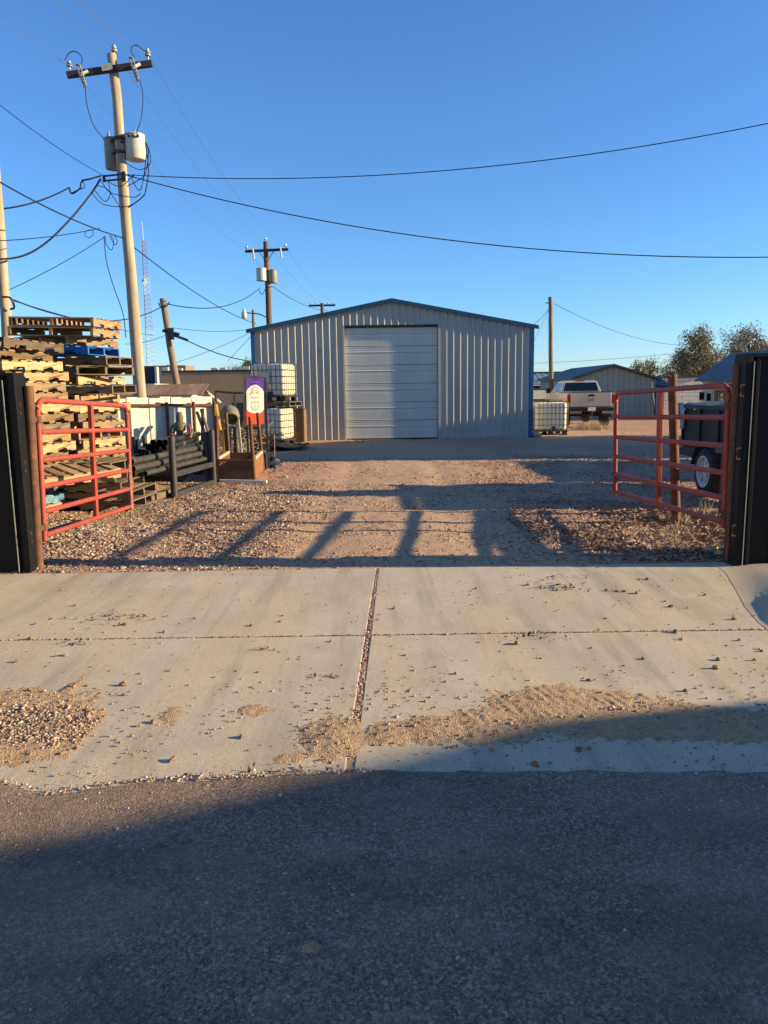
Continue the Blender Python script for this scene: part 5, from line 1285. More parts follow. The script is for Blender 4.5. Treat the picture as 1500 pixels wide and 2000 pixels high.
# ================================================================== IBC TOTES
def tote_proto():
    t = bpy.data.objects.new('liquid_tote', None); col.objects.link(t)
    s = MB(); s.box((0, 0, .155 + .5), (1.12, .94, .98)); tk = s.build('tank', m_plastic, t, bevel=.11, seg=5)
    tk.data.polygons.foreach_set('use_smooth', [True] * len(tk.data.polygons))
    MB().lathe((0, 0, 1.14), [(.11, 0), (.12, .03), (.10, .05), (.03, .055)], 16).build('lid', m_blackpl, t, smooth=True)
    MB().box((.1, -.478, .24), (.16, .05, .12)).build('valve', m_blackpl, t, bevel=.02)
    s = MB(); hx, hy = .585, .49; z0, z1 = .15, 1.15
    for k in range(6):
        z = z0 + (z1 - z0) * k / 5; s.tube([(-hx, -hy, z), (hx, -hy, z), (hx, hy, z), (-hx, hy, z)], .010, 6, closed=True)
    for k in range(9):
        x = -hx + 2 * hx * k / 8
        for y in (-hy, hy): s.cyl((x, y, z0), (x, y, z1), .009, n=6)
    for k in range(1, 7):
        y = -hy + 2 * hy * k / 7
        for x in (-hx, hx): s.cyl((x, y, z0), (x, y, z1), .009, n=6)
    s.tube([(-hx, 0, z1), (hx, 0, z1)], .012, 6); s.tube([(0, -hy, z1), (0, hy, z1)], .012, 6)
    s.build('cage', m_cage, t, smooth=True)
    s = MB(); s.bx(-.6, .6, -.5, .5, .12, .15)
    for x in (-.5, 0, .5):
        for y in (-.4, .4): s.bx(x - .07, x + .07, y - .08, y + .08, 0, .12)
    for y in (-.42, .42): s.bx(-.6, .6, y - .05, y + .05, .0, .018)
    s.build('skid', m_blackpl, t)
    MB().box((-.12, -.503, .72), (.42, .006, .34)).build('label_plate', m_galv, t)
    return t
tp_ = tote_proto(); tk_ = children(tp_)
def tote(label, loc, rz, use=None, plate=None):
    if use: r, kids = tp_, tk_
    else:
        r = tp_.copy(); col.objects.link(r); kids = []
        for c in tk_:
            if c.name.startswith('label') and plate is None: continue
            d = c.copy(); col.objects.link(d); d.parent = r; kids.append(d)
    r.location = loc; r.rotation_euler = (0, 0, rz); return tag(r, label, 'tote', 'caged liquid totes')
YI = 24.3
lx = G(538, 868).x
tote('white caged liquid tote with grey plate, stacked on another tote by the building', (P(536, 800, YI).x, YI, 1.345), R(-16), True)
tote('white caged liquid tote at the bottom of the two-high stack', (P(535, 840, YI).x - .05, YI, .0), R(-16))
w2 = pallet('pale wooden pallet between the two stacked liquid totes', (P(540, 800, YI).x + .05, YI, 1.19), R(-16), m_wood2)
rtx = P(1070, 840, 27.3).x
tote('lone white caged liquid tote between the metal building and pickup', (rtx, 27.4, 0), R(4))
# brown plywood crate against the building
b0, b1 = G(570, 864), G(597, 862)
cr_ = thing('plywood_crate', 'tall dark brown plywood crate against the building wall beside the totes', 'crate', ((b0.x + b1.x) / 2, BY - .6, 0))
zc_ = P(585, 797, BY - .8).z
MB().bx(b0.x - .05, b1.x - .06, BY - .95, BY - .9, 0, zc_).build('side_board', m_ply, cr_, world=True)
for k in range(4): MB().bx(b1.x - .05, b1.x, BY - .95 + k * .22, BY - .95 + k * .22 + .2, 0, zc_ - .02 * (k % 2)).build('edge_plank', m_wood2, cr_, world=True)
MB().bx(b0.x - .05, b1.x, BY - .94, BY - .06, zc_ - .05, zc_ - .03).build('top_board', m_ply, cr_, world=True)

# ================================================================== PICKUP TRUCK
tk0 = G(1152, 836)
trk = thing('pickup_truck', 'white crew cab pickup truck parked with its tailgate to the camera', 'truck', (8.25, 31.2, .06), R(-2.5))
trk.scale = (.94, .94, .94); trk.location.x = 8.40
# body: local x right, y forward (rear bumper at 0)
W2 = 1.0
def loft(rings):
    V = []; Fq = []; n_ = len(rings[0])
    for r_ in rings: V += r_
    for k in range(len(rings) - 1):
        for i in range(n_): Fq.append((k * n_ + i, k * n_ + (i + 1) % n_, (k + 1) * n_ + (i + 1) % n_, (k + 1) * n_ + i))
    Fq += [tuple(range(n_))[::-1], tuple(range((len(rings) - 1) * n_, len(rings) * n_))]
    return MB().add(V, Fq)
def sec(y, w_, z0, z1, tum=.05):  # body side cross-section
    return [(-w_ + .05, y, z0), (-w_, y, z0 + .12), (-w_ - .0, y, z0 + (z1 - z0) * .6), (-w_ + tum, y, z1), (w_ - tum, y, z1), (w_, y, z0 + (z1 - z0) * .6), (w_, y, z0 + .12), (w_ - .05, y, z0)]
# bed box: side walls with wheel arches (profile prism), inner cavity
side = [(0.06, .72), (.06, 1.42), (2.05, 1.42), (2.05, .62), (1.72, .62)]
arch = [(1.22 + .52 * math.cos(R(a)), .62 + .52 * math.sin(R(a))) for a in range(0, 181, 15)]
side = [(.06, .70), (.06, 1.42), (2.02, 1.42), (2.02, .60)] + arch + [(.66, .62)]
for sg_ in (-1, 1):
    MB().prism(side, sg_ * .90, sg_ * 1.0, 'x').build('bed_side', m_truck, trk, bevel=.02)
    fl_ = MB()
    for k in range(len(arch) - 1):
        (ya, za), (yb, zb) = arch[k], arch[k + 1]; fl_.add([(sg_ * .98, ya, za), (sg_ * 1.05, ya, za), (sg_ * 1.05, yb, zb), (sg_ * .98, yb, zb), (sg_ * .99, ya, za + .07), (sg_ * .99, yb, zb + .07)], [(0, 1, 2, 3), (1, 4, 5, 2), (0, 3, 5, 4)])
    fl_.build('fender_flare', m_truck, trk, smooth=True)
    MB().bx(sg_ * .93 - .07, sg_ * .93 + .07, .1, 2.0, 1.42, 1.45).build('bed_rail_cap', m_blackpl, trk)
MB().bx(-.9, .9, .1, 2.02, .74, .8).build('bed_floor', m_blackpl, trk)
MB().bx(-.9, .9, 1.96, 2.02, .8, 1.44).build('bed_front', m_truck, trk)
tg = MB().bx(-.86, .86, .0, .07, .84, 1.45).build('tailgate', m_truck, trk, bevel=.025)
MB().bx(-.13, .13, -.006, .0, 1.27, 1.36).build('handle', m_blackpl, tg, bevel=.01)
MB().bx(-.86, .86, -.004, .075, 1.445, 1.475).build('top_cap', m_blackpl, tg, bevel=.01)
# badge letters as small strokes
s = MB()
for k, ch in enumerate('GMC'):
    x = -.16 + k * .12
    if ch == 'G': segs = [((.09, .10), (.0, .10)), ((0, .10), (0, 0)), ((0, 0), (.09, 0)), ((.09, 0), (.09, .05)), ((.09, .05), (.05, .05))]
    elif ch == 'M': segs = [((0, 0), (0, .10)), ((0, .10), (.045, .04)), ((.045, .04), (.09, .10)), ((.09, .10), (.09, 0))]
    else: segs = [((.09, .10), (0, .10)), ((0, .10), (0, 0)), ((0, 0), (.09, 0))]
    for (a, b), (c_, d) in segs: s.bar((x + a, -.006, 1.08 + b), (x + c_, -.006, 1.08 + d), .02, .02)
s.build('badge', m_chrome, tg)
for sg_ in (-1, 1):
    MB().bx(min(sg_ * .87, sg_ * 1.005), max(sg_ * .87, sg_ * 1.005), .025, .2, .98, 1.36).build('tail_lamp', m_redlens, trk, bevel=.015)
MB().bx(-1.0, 1.0, -.14, .04, .62, .80).build('bumper', m_blackpl, trk, bevel=.03)
for sg_ in (-1, 1): MB().bx(sg_ * .68 - .24, sg_ * .68 + .24, -.19, -.09, .55, .66).build('step_pad', m_chrome, trk, bevel=.02)
MB().bx(-.16, .16, -.152, -.142, .66, .82).build('license_plate', m_signwhite, trk, bevel=.004)
s = MB(); s.bx(-.06, .06, -.2, .3, .46, .56); s.cyl((0, -.2, .56), (0, -.2, .64), .03, n=10); s.build('hitch', m_darkmetal, trk)
s = MB(); s.cyl((-.95, 1.22, .45), (.95, 1.22, .45), .06, n=10); s.lathe((0, 1.02, .45), [(.05, 0), (.17, .06), (.2, .2), (.15, .34), (.05, .4)], 12, (0, 1, 0)); s.build('rear_axle', m_darkmetal, trk)
s = MB(); s.bx(-.45, -.37, .1, 5.4, .5, .64); s.bx(.37, .45, .1, 5.4, .5, .64); s.bx(-.75, .75, 2.2, 4.6, .5, .62); s.build('chassis', m_darkmetal, trk)
# cab
cabs = [(-1, .0)]
MB().prism([(2.06, .60), (2.06, 1.46), (4.45, 1.46), (5.72, 1.34), (5.86, 1.05), (5.86, .62), (5.55, .6)] + [(5.0 + .52 * math.cos(R(a)), .62 + .5 * math.sin(R(a))) for a in range(0, 181, 15)] + [(4.3, .55), (2.3, .55)], -.99, .99, 'x').build('cab_body', m_truck, trk, bevel=.05, seg=3)
ring = lambda y0, y1, w_, z: [(-w_, y0, z), (w_, y0, z), (w_, y1, z), (-w_, y1, z)]
loft([ring(2.10, 4.62, .90, 1.455), ring(2.16, 4.30, .86, 1.62), ring(2.30, 3.72, .74, 1.93), ring(2.45, 3.55, .66, 1.965)]).build('cab_roof', m_truck, trk, bevel=.03, seg=3)
def quad(name, pts, mat): return MB().add(pts + [(p[0] * .985, p[1] + .02 * (1 if p[1] < 3 else -1), p[2]) for p in pts], [(0, 1, 2, 3), (7, 6, 5, 4), (0, 4, 5, 1), (1, 5, 6, 2), (2, 6, 7, 3), (3, 7, 4, 0)]).build(name, mat, trk)
quad('window', [(-.78, 2.095, 1.50), (.78, 2.095, 1.50), (.68, 2.225, 1.87), (-.68, 2.225, 1.87)], m_glassd)
for sg_ in (-1, 1):
    for y0, y1, t0, t1 in ((2.38, 3.2, 2.45, 3.18), (3.27, 4.36, 3.25, 3.72)):
        x0, x1 = sg_ * .905, sg_ * .775
        MB().add([(x0, y0, 1.5), (x0, y1, 1.5), (x1, t1, 1.87), (x1, t0, 1.87), (x0 - sg_ * .02, y0, 1.5), (x0 - sg_ * .02, y1, 1.5), (x1 - sg_ * .02, t1, 1.87), (x1 - sg_ * .02, t0, 1.87)], [(0, 1, 2, 3), (7, 6, 5, 4), (0, 4, 5, 1), (1, 5, 6, 2), (2, 6, 7, 3), (3, 7, 4, 0)]).build('window', m_glassd, trk)
    MB().box((sg_ * 1.14, 4.1, 1.52), (.2, .1, .26)).build('mirror', m_blackpl, trk, bevel=.03)
    for y_, hh_ in ((2.75, .02), (3.65, .02)): MB().bx(sg_ * 1.0 - .015, sg_ * 1.0 + .015, y_ - .1, y_ + .1, 1.25, 1.28).build('door_handle', m_blackpl, trk)
    for y_ in (2.3, 3.24, 4.3): MB().bx(sg_ * .992 - .003, sg_ * .992 + .003, y_ - .006, y_ + .006, .68, 1.44).build('door_gap', m_blackpl, trk)
MB().bx(-.2, .2, 2.30, 2.36, 1.945, 1.97).build('brake_lamp', m_redlens, trk, bevel=.01)
quad('windscreen', [(-.82, 4.56, 1.5), (.82, 4.56, 1.5), (.70, 3.82, 1.88), (-.70, 3.82, 1.88)], m_glassd)
def wheel(parent, c, r, w_, sgn, tyre_m=m_tyre, rim_m=m_chrome, spokes=5):
    c = Vector(c); ax = Vector((sgn, 0, 0))
    ty = MB().lathe(c - ax * w_ / 2, [(r * .62, 0), (r * .9, .005), (r * .985, w_ * .14), (r, w_ * .3), (r, w_ * .7), (r * .985, w_ * .86), (r * .9, w_ - .005), (r * .62, w_)], 28, ax).build('tyre', tyre_m, parent, smooth=True)
    rm = MB().lathe(c + ax * (w_ / 2 - .075), [(r * .60, -.1), (r * .62, .07), (r * .58, .075), (r * .53, .03), (r * .2, .02), (r * .17, .06), (r * .05, .065)], 24, ax).build('rim', rim_m, ty, smooth=True)
    return ty
for sg_ in (-1, 1):
    for y_ in (1.22, 5.0): wheel(trk, (sg_ * .86, y_, .40), .46, .33, sg_)
for sg_ in (-1, 1): MB().bx(sg_ * .86 - .16, sg_ * .86 + .16, .66, .68, .36, .70).build('mud_flap', m_blackpl, trk)
# dark car nose beyond the truck
dcar = thing('parked_car', 'dark car mostly hidden between the metal building and the white pickup', 'car', (P(1052, 800, 36).x, 36.2, 0))
MB().prism([(0, .35), (0, .95), (.9, 1.05), (1.5, 1.55), (3.1, 1.58), (3.8, 1.05), (4.4, .95), (4.5, .4)], -.88, .88, 'x').build('body', m_trailer, dcar, bevel=.08, seg=3)
MB().add([(-.72, .88, 1.08), (.72, .88, 1.08), (.62, 1.42, 1.50), (-.62, 1.42, 1.50)], [(0, 1, 2, 3)]).build('windscreen', m_galv, dcar)
for sg_ in (-1, 1):
    for y_ in (.8, 3.6): wheel(dcar, (sg_ * .8, y_, .33), .33, .2, sg_)

# ================================================================== TRAILER
TX = 5.15
trl = thing('utility_trailer', 'dark box utility trailer with white spoked wheel behind the right gate', 'trailer', (TX + .9, 11.8, 0))
TY0, TY1 = 10.4, 13.2; TB, TT = .66, 1.33
for k in range(4):
    y0 = TY0 + (TY1 - TY0) * k / 4; y1 = TY0 + (TY1 - TY0) * (k + 1) / 4
    MB().bx(TX, TX + .03, y0 + .01, y1 - .01, TB, TT - .05).build('side_panel', m_trailer, trl, world=True, bevel=.006)
    MB().bx(TX - .03, TX, y1 - .03, y1 + .03, TB, TT - .03).build('stake_post', m_trailer, trl, world=True)
MB().bx(TX + 1.85, TX + 1.88, TY0, TY1, TB, TT + .25).build('side_panel', m_trailer, trl, world=True)
MB().bx(TX, TX + 1.88, TY1 - .02, TY1 + .02, TB, TT).build('end_panel', m_trailer, trl, world=True)
MB().bx(TX, TX + 1.88, TY0 - .02, TY0 + .02, TB, TT).build('end_panel', m_trailer, trl, world=True)
MB().bx(TX, TX + 1.88, TY0, TY1, TB - .08, TB).build('floor', m_trailer, trl, world=True)
for x in (TX, TX + 1.86): MB().bx(x - .035, x + .035, TY0, TY1, TT - .04, TT + .03).build('top_rail', m_darkmetal, trl, world=True, bevel=.01)
MB().bx(TX - .02, TX + .04, TY0, TY1 + .1, TB - .16, TB - .02).build('frame_rail', m_darkmetal, trl, world=True)
MB().bar((TX + .05, TY1, TT + .02), (TX + 1.2, TY0 + .8, TT + .16), .08, .06).build('load_bar', m_galv, trl, world=True)
MB().prism([(11.3, TB), (12.7, TB), (12.5, 2.05), (12.25, 2.45), (12.0, 2.5), (11.7, 1.9)], TX + 1.70, TX + 1.82, 'x').build('shadow_sheet', m_ply, trl, world=True)  # unseen sheet added to the trailer to cast the tapering shadow
# spoked white wheel
wc = Vector((TX - .13, 11.75, .365)); ty = MB().lathe(wc + Vector((.11, 0, 0)), [(.23, 0), (.335, .005), (.362, .03), (.365, .07), (.365, .15), (.362, .19), (.335, .215), (.235, .22), (.22, .14)], 32, (-1, 0, 0), False).build('tyre', m_tyre, trl, world=True, smooth=True)
rm = MB(); rm.lathe(wc + Vector((-.10, 0, 0)), [(.24, -.02), (.245, .012), (.225, .014), (.20, -.05), (.195, -.12)], 32, (-1, 0, 0), False); 
for k in range(8):
    a = 6.283 * k / 8; rm.bar(wc + Vector((-.075, math.cos(a) * .05, math.sin(a) * .05)), wc + Vector((-.06, math.cos(a) * .215, math.sin(a) * .215)) , .05, .03)
MB().lathe(wc + Vector((-.0, 0, 0)), [(.2, -.0), (.2, .01)], 24, (-1, 0, 0)).build('dark_gap_disc', m_tyre, trl, world=True)  # dark disc stands in for the shade between the spokes
rm.lathe(wc + Vector((-.03, 0, 0)), [(.09, 0), (.085, .05), (.05, .08), (.03, .085)], 16, (-1, 0, 0)); rm.build('rim', m_rim, ty, world=True, smooth=True)
ty2 = MB().lathe((TX + 2.05, 11.75, .365), [(.2, 0), (.335, .005), (.365, .05), (.365, .17), (.335, .215), (.2, .22)], 24, (-1, 0, 0)).build('tyre', m_tyre, trl, world=True, smooth=True)
fd = MB(); A_ = [(11.75 + .47 * math.cos(R(a)), .365 + .43 * math.sin(R(a))) for a in range(10, 171, 16)]
for k in range(len(A_) - 1):
    fd.add([(TX - .25, *A_[k]), (TX - .02, *A_[k]), (TX - .02, *A_[k + 1]), (TX - .25, *A_[k + 1])], [(0, 1, 2, 3)])
o = fd.build('fender', m_trailer, trl, world=True, smooth=True); q = o.modifiers.new('solid', 'SOLIDIFY'); q.thickness = .012
s = MB(); s.cyl((TX, 11.75, .365), (TX + 1.95, 11.75, .365), .035, n=8); s.bar((TX + .9, TY0, TB - .1), (TX + .9, TY0 - 1.2, TB - .16), .08, .08); s.build('axle', m_darkmetal, trl, world=True)
# rag on its far corner
s = MB(); V = []; Fq = []; rc = P(1358, 790, TY1)
for i in range(9):
    for j in range(7):
        d_ = abs(j - 2.5); V.append((TX - .09 + j * .055 + random.uniform(-.01, .01), TY1 - .06 + random.uniform(-.02, .02) - .02 * math.sin(j * 2.1), TT + .06 - i * .055 * (1 if j not in (3,) else .9) + (0 if i else 0)))
for i in range(8):
    for j in range(6): Fq.append((i * 7 + j, i * 7 + j + 1, i * 7 + 8 + j, i * 7 + 7 + j))
n0 = len(V)
for j in range(7): V.append((TX - .09 + j * .055, TY1 + .1, TT + .05)); V.append((TX - .09 + j * .055, TY1 + .12, TT - .2))
for j in range(6): Fq.append((j, j + 1, n0 + 2 * (j + 1), n0 + 2 * j)); Fq.append((n0 + 2 * j, n0 + 2 * j + 2, n0 + 2 * j + 3, n0 + 2 * j + 1))
s.add(V, Fq); o = s.build('rag', m_cloth, smooth=True); q = o.modifiers.new('solid', 'SOLIDIFY'); q.thickness = .012; tag(o, 'grey-white rag draped over the far corner of the dark trailer', 'rag')

# ================================================================== RIGHT BACKGROUND BUILDINGS
def bpart(p, name, mat, *b_): return MB().bx(*b_).build(name, mat, p, world=True)
# grey gabled shed
YG = 42; gx0, gx1 = P(1120, 800, YG).x, P(1278, 800, YG).x; gp = P(1197, 716, YG); gez = P(1276, 741, YG).z
sh3 = thing('gabled_shed', 'grey-green boarded shed with low gable roof behind the white pickup', 'shed', ((gx0 + gx1) / 2, YG, 0))
x = gx0
def gz(x): return gp.z - (gp.z - gez) * abs(x - gp.x) / (gx1 - gp.x)
while x < gx1 - .01:
    e_ = min(x + .3, gx1); V = [(x + .008, YG, -.05), (e_ - .008, YG, -.05), (e_ - .008, YG, gz(e_)), (x + .008, YG, gz(x))]; V += [(a, YG + .05, c_) for a, b_, c_ in V]
    MB().add(V, [(0, 1, 2, 3), (7, 6, 5, 4), (0, 4, 5, 1), (1, 5, 6, 2), (2, 6, 7, 3), (3, 7, 4, 0)]).build('wall_board', m_shedgrey, sh3, world=True); x = e_
MB().prism([(gx0, -.05), (gx1, -.05), (gx1, gez), (gp.x, gp.z), (gx0, gz(gx0))], YG + .06, YG + 9, 'y').build('block', m_shedgrey, sh3, world=True)
for a, b_ in (((gx0 - .2, gz(gx0 - .2)), (gp.x, gp.z)), ((gp.x, gp.z), (gx1 + .25, gz(gx1 + .25)))):
    V = [(a[0], YG - .25, a[1] + .02), (b_[0], YG - .25, b_[1] + .02), (b_[0], YG + 9.2, b_[1] + .02), (a[0], YG + 9.2, a[1] + .02)]; V += [(x_, y_, z_ + .12) for x_, y_, z_ in V]
    MB().add(V, [(0, 1, 2, 3), (7, 6, 5, 4), (0, 4, 5, 1), (1, 5, 6, 2), (2, 6, 7, 3), (3, 7, 4, 0)]).build('roof_slope', m_trim, sh3, world=True)
# long low blue-roofed building
YLb = 52; lx0, lx1 = P(1025, 760, YLb).x, P(1180, 760, YLb).x
lb = thing('long_building', 'long low dark building with blue ribbed roof behind the wooden pole', 'building', ((lx0 + lx1) / 2, YLb, 0))
ez_, tz_ = P(1090, 752, YLb).z, P(1090, 729, YLb + 3).z
bpart(lb, 'wall', m_ply, lx0, lx1, YLb, YLb + 6, -.05, ez_ - .02)
x = lx0
while x < lx1:
    MB().add([(x, YLb - .4, ez_), (x + .4, YLb - .4, ez_), (x + .4, YLb + 3, tz_), (x, YLb + 3, tz_), (x + .03, YLb - .4, ez_ + .06), (x + .03, YLb + 3, tz_ + .06)], [(0, 1, 2, 3), (0, 4, 5, 3), (4, 1, 2, 5)]).build('roof_rib', m_roofblue, lb, world=True); x += .42
bpart(lb, 'ridge_cap', m_trim, lx0, lx1, YLb + 2.9, YLb + 3.2, tz_, tz_ + .12)
# white block outbuildings
YWb = 50
w1 = thing('block_building', 'pale block outbuilding between the grey shed and the slate-roofed house', 'building', (P(1320, 790, YWb).x, YWb, 0))
wx0, wx1 = P(1272, 790, YWb).x, P(1368, 790, YWb).x; wz = P(1320, 738, YWb).z
x = wx0; 
nz_ = 9
for r_ in range(nz_):
    x = wx0 - (.4 if r_ % 2 else 0); z0 = -.05 + r_ * (wz + .05) / nz_; z1 = z0 + (wz + .05) / nz_
    while x < wx1:
        a, b_ = max(x, wx0), min(x + .8, wx1)
        if b_ - a > .05: bpart(w1, 'block', m_whitewall, a + .01, b_ - .01, YWb + random.uniform(0, .012), YWb + .2, z0 + .008, z1 - .008)
        x += .8
bpart(w1, 'core', m_greym, wx0 + .05, wx1 - .05, YWb + .1, YWb + 6, -.05, wz - .02)
bpart(w1, 'roof', m_trim, wx0 - .15, wx1 + .15, YWb - .15, YWb + 6, wz, wz + .1)
# porch lean-to beside the grey shed
YPo = 43; po = thing('porch_lean_to', 'small dark porch roof with door opening beside the grey shed', 'porch', (P(1292, 790, YPo).x, YPo, 0))
px0, px1 = P(1277, 790, YPo).x, P(1308, 790, YPo).x
MB().add([(px0, YPo - .4, P(1280, 752, YPo).z), (px1, YPo - .4, P(1305, 754, YPo).z), (px1 - .1, YPo + 1.2, P(1300, 739, YPo).z), (px0 + .1, YPo + 1.2, P(1282, 739, YPo).z), (px0, YPo - .4, P(1280, 752, YPo).z - .12), (px1, YPo - .4, P(1305, 754, YPo).z - .12)], [(0, 1, 2, 3), (0, 4, 5, 1)]).build('roof', m_trim, po, world=True)
bpart(po, 'wall', m_shedgrey, px0, px1, YPo + .9, YPo + 1.1, -.05, P(1290, 742, YPo).z)
bpart(po, 'door', m_trim, px0 + .1, px0 + .75, YPo + .82, YPo + .89, 0, P(1290, 766, YPo).z)
for x in (px0 + .05, px1 - .05): MB().bx(x - .05, x + .05, YPo - .35, YPo - .25, -.05, P(1290, 753, YPo).z - .1).build('post', m_whitewall, po, world=True)
# slate-roofed house: ridge runs away from the camera, the shaded left slope and side wall show
def PXp(px, py, X):
    d = ray(px, py); return CAM + d * (X / d.x)
HXE = 18.3; e_far = PXp(1360, 743, HXE - .35); YHf = e_far.y; YHn = 38.0
he = e_far.z; rdg = P(1433, 690, YHf); hr = rdg.z; hxr = rdg.x; hx1 = 2 * hxr - HXE
ho = thing('gable_house', 'white-walled house with slate grey roof rising behind the right gate', 'house', ((HXE + hx1) / 2, (YHn + YHf) / 2, 0))
y = YHn; kk = 0
MB().bx(HXE + .04, HXE + .2, YHn, YHf, -.05, he).build('wall', m_whitewall, ho, world=True)
nsd = 12
for k in range(nsd):
    z0 = -.05 + (he + .05) * k / nsd; z1 = -.05 + (he + .05) * (k + 1) / nsd
    MB().add([(HXE - .012, YHn, z0), (HXE - .012, YHf, z0), (HXE + .02, YHf, z1), (HXE + .02, YHn, z1), (HXE + .03, YHn, z0), (HXE + .03, YHf, z0)], [(0, 1, 2, 3), (0, 4, 5, 1)]).build('siding_board', m_whitewall, ho, world=True)
MB().prism([(HXE + .2, -.05), (hx1, -.05), (hx1, he), (hxr, hr - .08), (HXE + .2, he)], YHn, YHf, 'y').build('block', m_whitewall, ho, world=True)
for xa, sgn in ((HXE - .38, 1), (hx1 + .38, -1)):
    za = he - .04
    nr = 9
    for k in range(nr):
        xA, xB = xa + (hxr - xa) * k / nr, xa + (hxr - xa) * (k + 1) / nr; zA, zB = za + (hr - za) * k / nr, za + (hr - za) * (k + 1) / nr
        MB().add([(xA, YHn - .3, zA + .03), (xA, YHf + .3, zA + .03), (xB, YHf + .3, zB + .01), (xB, YHn - .3, zB + .01), (xA, YHn - .3, zA - .02), (xA, YHf + .3, zA - .02)], [(0, 1, 2, 3), (0, 4, 5, 1)]).build('roof_course', m_shingle, ho, world=True)
def hpart(name, mat, px0, py0, px1, py1, dep, par):
    a, b_ = PXp(px0, py0, HXE), PXp(px1, py1, HXE)
    return MB().bx(HXE - dep, HXE - dep + .03, min(a.y, b_.y), max(a.y, b_.y), min(a.z, b_.z), max(a.z, b_.z)).build(name, mat, par, world=True)
for q_ in ((1368, 766, 1376, 781), (1382, 768, 1389, 783)):
    wn = hpart('window', m_glassd, *q_, .045, ho); hpart('window_frame', m_whitewall, q_[0] - 1.5, q_[1] - 2, q_[2] + 1.5, q_[3] + 2, .03, wn)
dd = hpart('door', m_trim, 1397, 762, 1419, 812, .04, ho)
for r_ in range(2):
    for c_ in range(2): hpart('pane', m_glassd, 1401 + 8 * c_, 768 + 9 * r_, 1407 + 8 * c_, 775 + 9 * r_, .06, dd)
hpart('door_frame', m_whitewall, 1395.5, 759, 1420.5, 762, .06, ho)
MB().bx(HXE - .9, HXE - .05, YHn, PXp(1390, 750, HXE).y, PXp(1400, 751, HXE).z - .08, PXp(1400, 751, HXE).z).build('awning', m_darkbox, ho, world=True)
# power mast on that house
o = MB().tube(bez([P(1478, 676, 44), P(1484, 664, 44), P(1492, 666, 44), P(1499, 674, 44)]), .04, 6).build('service_mast', m_darkmetal, smooth=True); tag(o, 'small hooked service mast on the slate roof at the right edge', 'mast')

# ================================================================== OFF-FRAME NEIGHBOURS THAT CAST THE LONG SHADOWS
nb = thing('roadside_house', 'tall gabled roadside house right of and behind the camera, outside the photo', 'house', (15, -4, 0))
HX = 14.0
roof_line = [(3.14, 2.9), (3.12, 3.31), (2.75, 3.71), (2.26, 3.94), (1.61, 4.30), (.6, 4.86), (-4, 6.9), (-10.4, 4.2)]
MB().prism([(2.9, -.05), (2.9, 3.2), (2.6, 3.6), (-4, 6.65), (-10, 4.1), (-10, -.05)], HX + .25, HX + 9, 'x').build('wall', m_whitewall, nb, world=True)
MB().prism(roof_line + [(-10.4, 4.05), (-4, 6.72), (.6, 4.70), (1.61, 4.14), (2.2, 3.80), (2.66, 3.60), (2.98, 3.25), (3.0, 2.9)], HX, HX + 9.2, 'x').build('roof', m_shingle, nb, world=True)
nb2 = thing('storage_barn', 'grey storage barn standing right of the yard beyond the photo edge', 'barn', (18, 21, 0))
MB().prism([(17.3, -.05), (26.0, -.05), (25.4, 3.2), (24.9, 3.9), (22.2, 4.9), (17.3, 4.6)], 14.5, 22, 'x').build('wall', m_shedgrey, nb2, world=True)
MB().prism([(17.1, 4.62), (22.2, 4.95), (24.95, 3.95), (25.5, 3.2), (25.6, 3.25), (25.0, 4.1), (22.2, 5.1), (17.1, 4.75)], 14.4, 22.1, 'x').build('roof', m_trim, nb2, world=True)
dm = thing('shade_caster_box', 'low unseen box added behind the right black fence to cast shade', 'shade caster', (9.6, 15.3, 0))  # unseen box, added only to shade the gravel beside the lit patch
MB().prism([(8.6, .15), (10.6, .15), (10.8, 1.5), (8.4, 1.5)], 13.3, 17.2, 'y').build('body', m_rust, dm, world=True, bevel=.02)
for y in (13.2, 17.3): MB().bx(8.35, 10.85, y - .05, y + .05, 1.44, 1.56).build('rim', m_rust, dm, world=True)
for y in (13.8, 16.7): MB().bx(8.7, 10.5, y - .1, y + .1, 0, .15).build('skid', m_darkmetal, dm, world=True)

# unseen beam added behind the right fence to cast the thick shadow bar
bm_ = thing('shadow_beam', 'unseen beam on legs added behind the right black fence to cast a shadow', 'rail', (4.55, 9, 0))
MB().bx(4.50, 4.60, 7.45, 10.4, .78, .90).build('beam', m_wood2, bm_, world=True)
for y in (7.7, 10.1): MB().bx(4.48, 4.62, y - .06, y + .06, -.03, .78).build('leg', m_wood2, bm_, world=True)

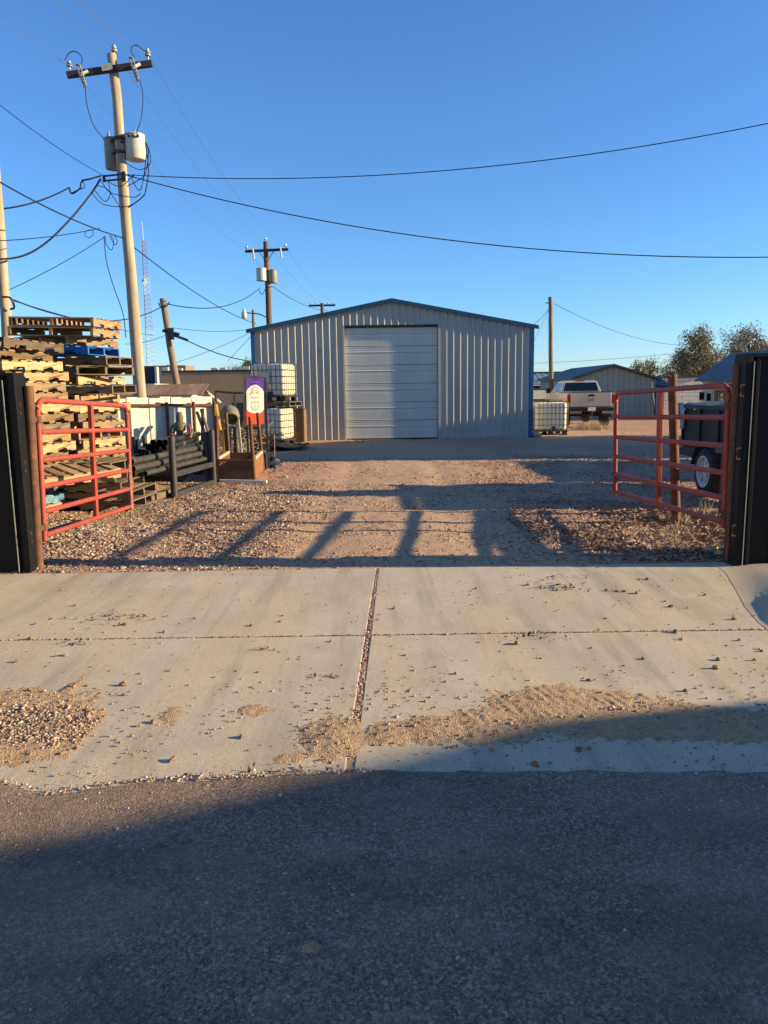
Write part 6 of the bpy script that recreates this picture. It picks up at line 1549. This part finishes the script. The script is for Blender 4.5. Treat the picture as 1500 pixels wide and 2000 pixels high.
# ================================================================== TREES
def tree(name, label, px, Y, H, rx_, zb, leafm, n_leaf, leaf_s, seed=0, lean=0, group=None):
    rnd = random.Random(seed); rg = np.random.default_rng(seed); base = P(px, 760, Y); t = thing(name, label, 'tree', (base.x, Y, 0), 0, group)
    s = MB(); nc = 46; cz = (H + zb) / 2; rz_ = (H - zb) / 2
    s.tube([Vector((0, 0, -.1)), Vector((.04, 0, zb * .6)), Vector((lean * .15, 0, zb + rz_ * .5)), Vector((lean * .3, 0, cz + rz_ * .5))], [H * .032, H * .026, H * .018, H * .006], 8)
    cl = []
    for k in range(nc):
        a = rnd.uniform(0, 6.283); u = rnd.uniform(-1, 1); q = rnd.uniform(.35, 1.0) ** .6
        r_ = math.sqrt(1 - u * u) * (1 - .25 * u) * rnd.uniform(.75, 1.12)
        c = Vector((math.cos(a) * r_ * rx_ * q + lean * .12 * (u + 1), math.sin(a) * r_ * rx_ * q, cz + u * rz_ * q * rnd.uniform(.85, 1.05))); cl.append(c)
        b0 = Vector((lean * .1, 0, max(zb * .7, c.z - rnd.uniform(.25, .5) * (c.z - zb * .6) - .3))); mid = (b0 + c) / 2 + Vector((0, 0, .12 * H * .2))
        s.tube([b0, mid, c, c + (c - mid) * .35], [H * .011, H * .007, H * .004, H * .0015], 5)
        for j in range(4):
            e_ = c + Vector((rnd.gauss(0, .14) + lean * .12, rnd.gauss(0, .14), rnd.gauss(.08, .12))) * H * .45; s.tube([c, (c + e_) / 2 + Vector((0, 0, .02 * H)), e_], [H * .003, H * .002, H * .0012], 4); 
            if rnd.random() < .6: cl.append(e_)
    s.build('trunk', m_bark, t)
    tp = np.array([tuple(p) for p in cl]); wgt = rg.uniform(.05, 1, len(tp)) ** 1.5; wgt /= wgt.sum()
    idx = rg.choice(len(tp), n_leaf, p=wgt); d_ = rg.normal(0, 1, (n_leaf, 3)) * np.array([H * .045, H * .045, H * .05])
    c = tp[idx] + d_; N = n_leaf; sz = rg.uniform(.5, 1.2, N) * leaf_s
    u = rg.normal(0, 1, (N, 3)) + np.array([lean * .9, 0, .4]); u /= np.linalg.norm(u, axis=1)[:, None]; v = rg.normal(0, 1, (N, 3)); v -= (v * u).sum(1)[:, None] * u; v /= np.linalg.norm(v, axis=1)[:, None]
    V = np.stack([c - u * sz[:, None], c + v * sz[:, None] * .33, c + u * sz[:, None], c - v * sz[:, None] * .33], 1)
    np_mesh('crown', V.reshape(-1, 3), np.arange(N * 4).reshape(N, 4), leafm, t)
    return t
def th(py_top, Y, px): return P(px, py_top, Y).z
tree('broadleaf_tree', 'large olive-brown windblown tree beside the slate-roofed house', 1366, 62, th(640, 62, 1366), 2.0, 1.4, m_leaf_a, 12500, .12, seed=3, lean=-1)
tree('broadleaf_tree', 'large thinning tree rising behind the slate roof at the right edge', 1462, 75, th(645, 75, 1462), 2.4, 2.6, m_leaf_b, 7500, .12, seed=5, lean=-.6)
tree('small_tree', 'small pale tree above the right slope of the grey shed roof', 1244, 70, th(706, 70, 1244), .75, 1.8, m_leaf_b, 1500, .11, seed=7)
tree('small_tree', 'small olive tree above the block outbuilding, nearer the shed peak', 1269, 74, th(705, 74, 1269), .7, 1.6, m_leaf_a, 1500, .11, seed=8)
tree('small_tree', 'bare pale tree between the small olive tree and the large windblown tree', 1308, 72, th(703, 72, 1308), 1.1, 1.6, m_leaf_b, 1500, .10, seed=9)
tree('small_tree', 'bare twiggy tree above the tan building roof', 456, 80, th(711, 80, 456), 1.2, 2.0, m_leaf_b, 700, .10, seed=11)
tree('evergreen_tree', 'small dark green tree top at the left corner of the metal building', 487, 78, th(711, 78, 487), .75, 1.5, m_leaf_g, 4000, .14, seed=12)
nb3 = thing('bounce_block', 'unseen tan block added left of and behind the camera to bounce warm light', 'light reflector', (-16, -9, 0))  # added out of view: its sunlit wall sends warm light into the shade
MB().bx(-20, -9, -18, -2.2, -.05, 6.6).build('wall', m_tanbounce, nb3, world=True)
MB().bx(-20.2, -8.8, -18.2, -2.0, 6.6, 6.85).build('parapet', m_whitewall, nb3, world=True)
for y in (-14.2, -11, -7.8, -4.6): MB().bx(-9.0, -8.96, y - .8, y + .8, .9, 2.5).build('window', m_glassd, nb3, world=True)
